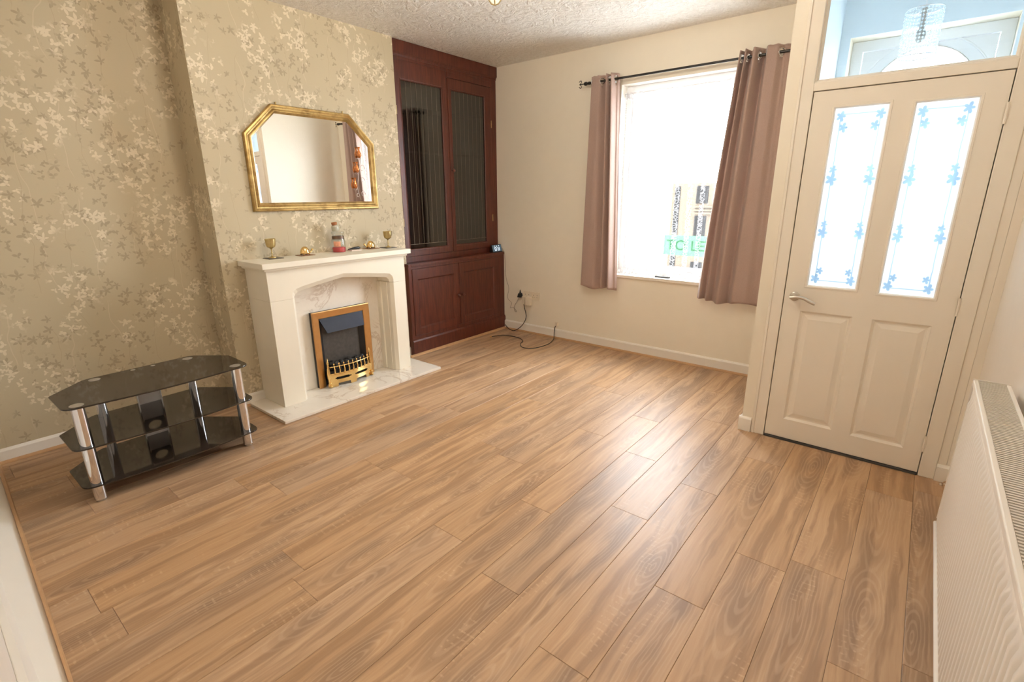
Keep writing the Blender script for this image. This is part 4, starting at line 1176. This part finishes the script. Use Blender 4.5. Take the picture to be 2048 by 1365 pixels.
glazed(3.024, 3.640, 3.084, 3.566, 0.937, 2.598)
glazed(3.643, 4.260, 3.688, 4.160, 0.937, 2.545, knob=3.663)
MB().box(U - 0.016, U + 0.001, 3.643, 4.260, 2.549, 2.60).build('top_rail', 'mahog', cb, bevel=0.002)
MB().box(XA + .001, L + 0.008, BY1 - 0.028 + .03, CY1, 0.853, 0.880).build('worktop', 'mahog', cb, bevel=0.003)
MB().box(XB + .0015, L + 0.008, 2.968, BY1, 0.853, 0.880).box(XB + .0015, L, 2.972, BY1, 0.001, 0.853).build('end_stile', 'mahog', cb, bevel=0.002)
MB().plate((BY1, CY1), (0.001, 0.853), [(3.010, 4.240, 0.186, 0.829)], L - 0.022, L, 0).build('lower_face_frame', 'mahog', cb, bevel=0.0015)
q = MB(); q.prism([(L - .002, 0.001), (L + .014, 0.001), (L + .014, 0.135), (L + .008, 0.150), (L, 0.155), (L - .002, 0.155)], 1, 2.972, CY1); q.build('plinth', 'mahog', cb)
q = MB(); q.box(XA + .001, L - .03, CY0, CY1, 0.02, 0.04); q.build('cupboard_base', 'mahog', cb)


def panelled(y0, y1, py0, py1, ky):
    d = MB().plate((y0 + .0015, y1 - .0015), (0.188, 0.827), [(py0, py1, 0.255, 0.732)], L - 0.020, L + 0.003, 0).build('door', 'mahog', cb, bevel=0.002)
    MB().box(L - 0.014, L - 0.008, py0 - .003, py1 + .003, 0.252, 0.735).build('panel', 'mahog', d)
    q = MB(); q.panelmould(py0, py1, 0.255, 0.732, L - .008, 0, .014, .010, 1, profile=[(0, .010), (.004, .010), (.014, 0)]); q.build('panel_moulding', 'mahog', d)
    q = MB(); q.lathe([(0.006, 0), (0.006, 0.008), (0.014, 0.014), (0.0165, 0.022), (0.012, 0.031), (0.002, 0.034)], (L + .003, ky, 0.500), 18, 0); q.build('knob', 'mahog', d, smooth='all')


panelled(3.012, 3.625, 3.074, 3.550, 3.592)
panelled(3.628, 4.238, 3.690, 4.172, 3.660)

# smart clock on the ledge
ck = thing('digital_clock', 'small dark digital clock glowing on the cupboard ledge by the wall', 'clock', (-3.665, 4.262, 0.8805))
MB().hexa([(-3.70, 4.182, .8805), (-3.652, 4.182, .8805), (-3.652, 4.340, .8805), (-3.70, 4.340, .8805)], [(-3.69, 4.182, .958), (-3.674, 4.182, .962), (-3.674, 4.340, .962), (-3.69, 4.340, .958)]).build('body', 'black', ck, bevel=0.003)


def ckp(y, z, o): return (-3.652 - (z - .8805) * 0.27 + o, y, z)


MB().add([ckp(4.188, .888, .001), ckp(4.334, .888, .001), ckp(4.334, .956, .001), ckp(4.188, .956, .001)], [(0, 1, 2, 3)]).build('screen', 'screen', ck)
q = MB()


def segm(y0, y1, z0, z1): q.add([ckp(y0, z0, .0018), ckp(y1, z0, .0018), ckp(y1, z1, .0018), ckp(y0, z1, .0018)], [(0, 1, 2, 3)])


for yc in (4.236, 4.286):
    w_ = .013
    segm(yc - w_, yc + w_, .898, .902); segm(yc - w_, yc + w_, .913, .917); segm(yc - w_, yc + w_, .929, .933)
    for sy in (-1, 1): segm(yc + sy * w_ - .002, yc + sy * w_ + .002, .900, .916); segm(yc + sy * w_ - .002, yc + sy * w_ + .002, .916, .932)
segm(4.257, 4.265, .940, .948); segm(4.222, 4.236, .945, .949); segm(4.288, 4.302, .945, .949)
q.build('digits', 'digit', ck)

# ================================================================= TV STAND
tv = thing('tv_stand', 'three tier black glass television stand with chrome legs in the left alcove', 'tv stand', (-3.24, 0.79, 0))


def rounded(poly, rads, n=6):
    out = []; m = len(poly)
    for i in range(m):
        p = Vector(poly[i]); a = Vector(poly[i - 1]); b = Vector(poly[(i + 1) % m]); r = rads[i]
        if r == 0: out.append(tuple(p)); continue
        e1 = (a - p).normalized(); e2 = (b - p).normalized(); s1 = p + e1 * r; s2 = p + e2 * r
        for k in range(n + 1):
            t = k / n; q = (1 - t) ** 2 * s1 + 2 * t * (1 - t) * p + t * t * s2; out.append(tuple(q))
    return out


shape = rounded([(-3.300, 0.345), (-3.010, 0.348), (-2.965, 0.775), (-3.010, 1.212), (-3.300, 1.215), (-3.490, 1.065), (-3.475, 0.520)], [0.01, 0.055, 0.75 * 0.3, 0.055, 0.01, 0.03, 0.03])
for zt, nm in ((0.512, 'glass_top'), (0.297, 'glass_shelf'), (0.090, 'glass_shelf')):
    MB().prism(shape, 2, zt, zt + 0.008).build(nm, 'bglass', tv, bevel=0.0015, label='black tinted glass')
for (x, y, r) in ((-3.045, 0.408, .028), (-3.055, 1.148, .028), (-3.425, 0.56, .026), (-3.435, 1.025, .026)):
    lg = MB()
    for (a, b) in ((0.012, 0.0898), (0.0982, 0.2968), (0.3052, 0.5118)): lg.cyl((x, y, a), (x, y, b), r, 28)
    l_ = lg.build('leg', 'chrome', tv, smooth=True, label='chrome tube leg')
    MB().cyl((x, y, 0.0008), (x, y, 0.012), r * 0.8, 20).build('foot', 'satin', l_, smooth=True)
    MB().cyl((x, y, 0.5202), (x, y, 0.5212), r * 1.05, 28).build('disc', 'silver', l_, smooth=True)
cyc = 0.792; RINGS = []; COLS = []
for zlo, zhi in ((0.0982, 0.2968), (0.3052, 0.5118)):
    zc = zlo + (zhi - zlo) * 0.72
    # channel column with an oval cable opening, open grid ring
    n = 24; rect = []
    for i in range(n):
        a = 2 * PI * i / n; c, s = math.cos(a), math.sin(a); k = 1 / max(abs(c) / 0.055, abs(s) / 1.0)
        rect.append(a)
    hw = 0.055; oz, oy = 0.030, 0.036
    ring_i = [(cyc + oy * math.cos(a), zc + oz * math.sin(a)) for a in rect]
    ring_o = []
    for a in rect:
        c, s = math.cos(a), math.sin(a); hh = 0.048
        k = min(hw / abs(c) if abs(c) > 1e-6 else 9, hh / abs(s) if abs(s) > 1e-6 else 9); ring_o.append((cyc + k * c, zc + k * s))
    for x in (-3.440,):
        vs = [(x, y, z) for y, z in ring_i] + [(x, y, z) for y, z in ring_o] + [(x - .02, y, z) for y, z in ring_i]
        rg = MB(); RINGS.append(rg); rg.add(vs, [(i, (i + 1) % n, n + (i + 1) % n, n + i) for i in range(n)] + [(i, (i + 1) % n, 2 * n + (i + 1) % n, 2 * n + i) for i in range(n)])
    COLS.append(MB().box(-3.460, -3.440, cyc - hw, cyc + hw, zlo, zc - 0.048))
    if zhi - zc - 0.048 > 0.002: COLS.append(MB().box(-3.460, -3.440, cyc - hw, cyc + hw, zc + 0.048, zhi))
for c_ in COLS: cm_ = c_.build('back_column', 'silver', tv)
for rg in RINGS: rg.build('cable_holder', 'black', cm_, label='black surround of the oval cable opening')
for zlo, zhi in ((0.0982, 0.2968), (0.3052, 0.5118)):
    for s_ in (1, -1): MB().box(-3.464, -3.437, cyc + s_ * 0.0585 - 0.0035, cyc + s_ * 0.0585 + 0.0035, zlo, zhi).build('column_edge', 'chrome', cm_)
for y in (0.745, 0.845): MB().cyl((-3.450, y, 0.5202), (-3.450, y, 0.5212), 0.012, 16).build('fixing_disc', 'silver', tv, smooth=True)

# ================================================================= RADIATOR
rx, ry0, ry1, rz0, rz1 = 0.220, -0.02, 2.262, 0.278, 0.857
ra = thing('radiator', 'long cream panel radiator with a top grille on the right hand wall', 'radiator', (0.27, 1.1, rz0))


def panel(x, out):
    m = MB(); vs = []; pitch = 0.0333; n = int((ry1 - ry0) / pitch); prof = []
    prof.append((ry0 + 0.004, 0))
    for i in range(n):
        b = ry0 + 0.02 + i * pitch
        if b + pitch > ry1 - 0.012: break
        prof += [(b, 0), (b + 0.006, 1), (b + 0.021, 1), (b + 0.027, 0)]
    prof.append((ry1 - 0.004, 0))
    rows = [(rz0, 0), (rz0 + 0.012, 0), (rz0 + 0.035, 1), (rz1 - 0.075, 1), (rz1 - 0.050, 0), (rz1 - 0.004, 0)]
    for z, k in rows:
        for y, h in prof: vs.append((x - out * (0.008 + 0.007 * h * k), y, z))
    W = len(prof); fs = [(j * W + i, j * W + i + 1, (j + 1) * W + i + 1, (j + 1) * W + i) for j in range(len(rows) - 1) for i in range(W - 1)]
    m.add(vs, fs); o = m.build('panel', 'rad', ra, smooth=True)
    sd = o.modifiers.new('t', 'SOLIDIFY'); sd.thickness = 0.002; sd.offset = 0
    return o


panel(rx + 0.012, 1); panel(0.300, -1)
q = MB(); q.tube([(rx - 0.001, ry0 + .002, rz0 + .004), (rx - 0.001, ry1 - .002, rz0 + .004)], 0.007, 10); q.build('bottom_seam', 'rad', ra, smooth='all')
q = MB(); q.box(rx - 0.002, rx + 0.012, ry0, ry1, rz1 - 0.022, rz1 - 0.001); q.build('front_rail', 'rad', ra, bevel=0.003)
q = MB(); q.box(0.302, 0.3135, ry0, ry1, rz1 - 0.022, rz1 - 0.001); q.build('rear_rail', 'rad', ra, bevel=0.003)
q = MB(); q.box(rx - 0.002, 0.3135, ry1, ry1 + .004, rz0 + .02, rz1 + .001); q.build('end_panel', 'rad', ra, bevel=0.001)
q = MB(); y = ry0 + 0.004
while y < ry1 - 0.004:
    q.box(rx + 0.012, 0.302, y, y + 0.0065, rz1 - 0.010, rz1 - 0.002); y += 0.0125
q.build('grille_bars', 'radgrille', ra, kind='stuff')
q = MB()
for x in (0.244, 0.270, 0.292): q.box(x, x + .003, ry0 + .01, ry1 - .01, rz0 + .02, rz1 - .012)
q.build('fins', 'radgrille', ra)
q = MB(); q.cyl((0.30, ry1 + 0.03, 0.001), (0.30, ry1 + 0.03, rz0 + 0.03), 0.0075, 12); q.cyl((0.30, ry1 + 0.03, rz0 + .03), (0.30, ry1, rz0 + 0.03), 0.010, 12); q.cyl((0.30, ry1 + 0.03, rz0 + .02), (0.30, ry1 + 0.03, rz0 + 0.07), 0.013, 12)
q.build('valve_pipe', 'plastic', ra, smooth='all')
for y in (0.3, 1.9): MB().box(0.3135, XR - .0008, y, y + .03, rz0 + .05, rz1 - .06).build('wall_bracket', 'rad', ra)
# pipe stub on the floor by the lobby corner
pp = MB()
for x, y in ((0.302, 3.225), (0.318, 3.232)): pp.cyl((x - .01, y - 0.02, 0.0008), (x - .01, y - 0.02, 0.012), 0.006, 10)
tag(pp.build('pipe_stub', 'plastic', origin=(0.30, 3.21, 0.0008), smooth='all'), 'tiny pale pipe stub on the floor at the lobby door corner', 'pipe')

# ================================================================= SOCKETS, PLUGS, CABLES
sk = []
for i, (y0, lab) in enumerate(((-3.352, 'ivory double wall socket nearest the cupboard, with plugs in it'), (-3.240, 'ivory double wall socket beside the plugged one, farther from the cupboard'))):
    s_ = thing('wall_socket', lab, 'socket', (y0 + .055, YF, 0.425), 'double sockets on the window wall')
    MB().box(y0 + .001, y0 + .111, YF - 0.014, YF - 0.0008, 0.382, 0.468).build('plate', 'plastic', s_, bevel=0.004)
    for k in (0, 1):
        cx_ = y0 + 0.032 + 0.048 * k
        MB().box(cx_ - .006, cx_ + .006, YF - 0.0175, YF - 0.014, 0.446, 0.460).build('switch', 'plastic', s_, bevel=0.001)
        q = MB(); q.box(cx_ - .0025, cx_ + .0025, YF - 0.0146, YF - 0.0138, 0.428, 0.437); q.box(cx_ - .013, cx_ - .007, YF - 0.0146, YF - 0.0138, 0.408, 0.412); q.box(cx_ + .007, cx_ + .013, YF - 0.0146, YF - 0.0138, 0.408, 0.412); q.build('pin_holes', 'darkgap', s_)
# black charger plugged at the left end (in a travel socket beside the plate)
pk = thing('plug', 'black charger plug at the left of the wall sockets', 'plug', (-3.385, YF - .02, .41))
MB().hexa([(-3.412, YF - .05, .392), (-3.362, YF - .05, .392), (-3.362, YF - .002, .392), (-3.412, YF - .002, .392)], [(-3.400, YF - .045, .438), (-3.372, YF - .045, .438), (-3.372, YF - .002, .438), (-3.400, YF - .002, .438)]).build('body', 'black', pk, bevel=0.004)
MB().cyl((-3.386, YF - .025, .436), (-3.386, YF - .022, .478), .012, 12, r2=.002).build('spike', 'black', pk, smooth=True)
ad = MB().box(-3.345, -3.305, YF - 0.050, YF - 0.0152, 0.325, 0.412).build('plug', 'plastic', origin=(-3.325, YF - .03, .325), bevel=0.005); tag(ad, 'narrow ivory plug with the black cable under the sockets', 'plug')
ad = MB().box(-3.290, -3.225, YF - 0.060, YF - 0.0182, 0.318, 0.415).build('plug', 'plastic', origin=(-3.26, YF - .03, .318), bevel=0.006); tag(ad, 'broad ivory adaptor hanging below the middle of the sockets', 'plug')


def spline(pts, n=10):
    P = [Vector(p) for p in pts]; P = [P[0] * 2 - P[1]] + P + [P[-1] * 2 - P[-2]]; out = []
    for i in range(1, len(P) - 2):
        for k in range(n):
            t = k / n; a, b, c, d = P[i - 1], P[i], P[i + 1], P[i + 2]
            out.append(0.5 * ((2 * b) + (c - a) * t + (2 * a - 5 * b + 4 * c - d) * t * t + (3 * b - a - 3 * c + d) * t ** 3))
    out.append(P[-2]); return out


def cable(name, pts, r, mat, label, cat='cable'):
    pts = spline(pts); o = MB().tube(pts, r, 8).build(name, mat, smooth='all', origin=tuple(pts[0])); tag(o, label, cat); return o


cable('power_cable', [(-3.326, YF - .035, .322), (-3.312, YF - .036, .27), (-3.293, YF - .036, .19), (-3.315, YF - .04, .12), (-3.365, YF - .05, .055), (-3.44, YF - .07, 0.0065), (-3.52, YF - .06, .012), (-3.600, YF - .034, .045)], 0.0042, 'cable', 'black power cable drooping from the ivory plug to the cupboard foot')
tv_c = cable('aerial_cable', [(-3.478, 3.931, .006), (-3.46, 3.98, .006), (-3.42, 4.055, .006), (-3.30, 4.085, .006), (-3.19, 4.07, .006), (-3.10, 4.00, .006), (-3.06, 3.91, .006), (-2.99, 3.835, .006), (-2.93, 3.82, .006), (-2.87, 3.845, .006), (-2.83, 3.96, .006), (-2.83, 4.10, .006), (-2.86, 4.22, 0.02), (-2.905, 4.30, .06), (-2.915, YF - .022, .115), (-2.905, YF - .022, .135)], 0.0042, 'cable', 'loose black aerial cable snaking over the floor by the window wall')
MB().cyl((-3.478, 3.931, .006), (-3.483, 3.915, .0065), .005, 8).build('connector', 'brass', tv_c, smooth=True)
q = MB(); q.box(-2.915, -2.885, YF - .022, YF - .0008, .135, .175)
tag(q.build('cable_outlet', 'plastic', origin=(-2.9, YF - .01, .135), bevel=.003), 'tiny ivory cable outlet above the skirting where the aerial cable ends', 'outlet')
cable('thin_cable', [(-3.638, YF - .025, .92), (-3.612, YF - .018, .85), (-3.602, YF - .014, .70), (-3.597, YF - .012, .588), (-3.560, YF - .012, .477), (-3.574, YF - .012, .40), (-3.570, YF - .012, .348), (-3.520, YF - .012, .308), (-3.540, YF - .012, .25), (-3.500, YF - .012, .258), (-3.462, YF - .012, .235), (-3.450, YF - .012, .215), (-3.475, YF - .013, .222), (-3.472, YF - .014, .285), (-3.44, YF - .016, .33), (-3.398, YF - .03, .388)], 0.0017, 'wcable', 'thin grey cable running down the wall from the clock to the black plug')

# ================================================================= OUTSIDE
tag(MB().box(-16, 10, YF + WT + 0.001, 40, -0.45, -0.40).build('pavement', 'pave', origin=(-3, 10, -.4), kind='structure'), 'pale grey pavement outside the window', 'pavement')
bl = thing('stone_front', 'low cream stone front outside with dark panes, seen through the net curtain', 'building', (-2.4, 9.2, -0.40))
bx0, bx1, by = -3.62, -0.7, 9.0
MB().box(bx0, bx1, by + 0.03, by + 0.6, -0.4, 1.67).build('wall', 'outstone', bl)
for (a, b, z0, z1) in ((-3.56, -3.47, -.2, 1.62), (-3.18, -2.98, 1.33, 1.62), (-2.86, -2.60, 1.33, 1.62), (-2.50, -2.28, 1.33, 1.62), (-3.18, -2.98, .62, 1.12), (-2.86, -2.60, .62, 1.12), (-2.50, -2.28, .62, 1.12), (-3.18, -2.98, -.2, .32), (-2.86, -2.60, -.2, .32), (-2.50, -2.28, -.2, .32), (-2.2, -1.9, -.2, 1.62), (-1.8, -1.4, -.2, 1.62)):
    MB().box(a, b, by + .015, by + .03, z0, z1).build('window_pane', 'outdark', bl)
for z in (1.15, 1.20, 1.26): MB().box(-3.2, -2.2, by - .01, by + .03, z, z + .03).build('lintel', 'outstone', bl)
sg = thing('letting_board', 'green TO LET board standing outside the window', 'sign', (-2.5, 7.0, -.4))
MB().box(-2.87, -2.16, 7.0, 7.03, 0.655, 0.930).build('board', 'green', sg)
MB().box(-2.14, -2.07, 7.03, 7.10, -0.4, 1.0).build('post', 'outwhite', sg)
fc = bpy.data.curves.new('lettering', 'FONT'); fc.body = 'TO LET'; fc.size = 0.20; fc.extrude = 0.002; fc.align_x = 'CENTER'; fc.align_y = 'CENTER'
fo = bpy.data.objects.new('lettering_tmp', fc); C.objects.link(fo)
bpy.context.view_layer.update()
me = bpy.data.meshes.new_from_object(fo.evaluated_get(bpy.context.evaluated_depsgraph_get())); bpy.data.objects.remove(fo)
me.materials.clear(); me.materials.append(MT['letter'])
lo = bpy.data.objects.new('lettering', me); C.objects.link(lo); lo.parent = sg; lo.location = (-2.50 + 2.5, -0.003, 0.79 + .4); lo.rotation_euler = (PI / 2, 0, 0)
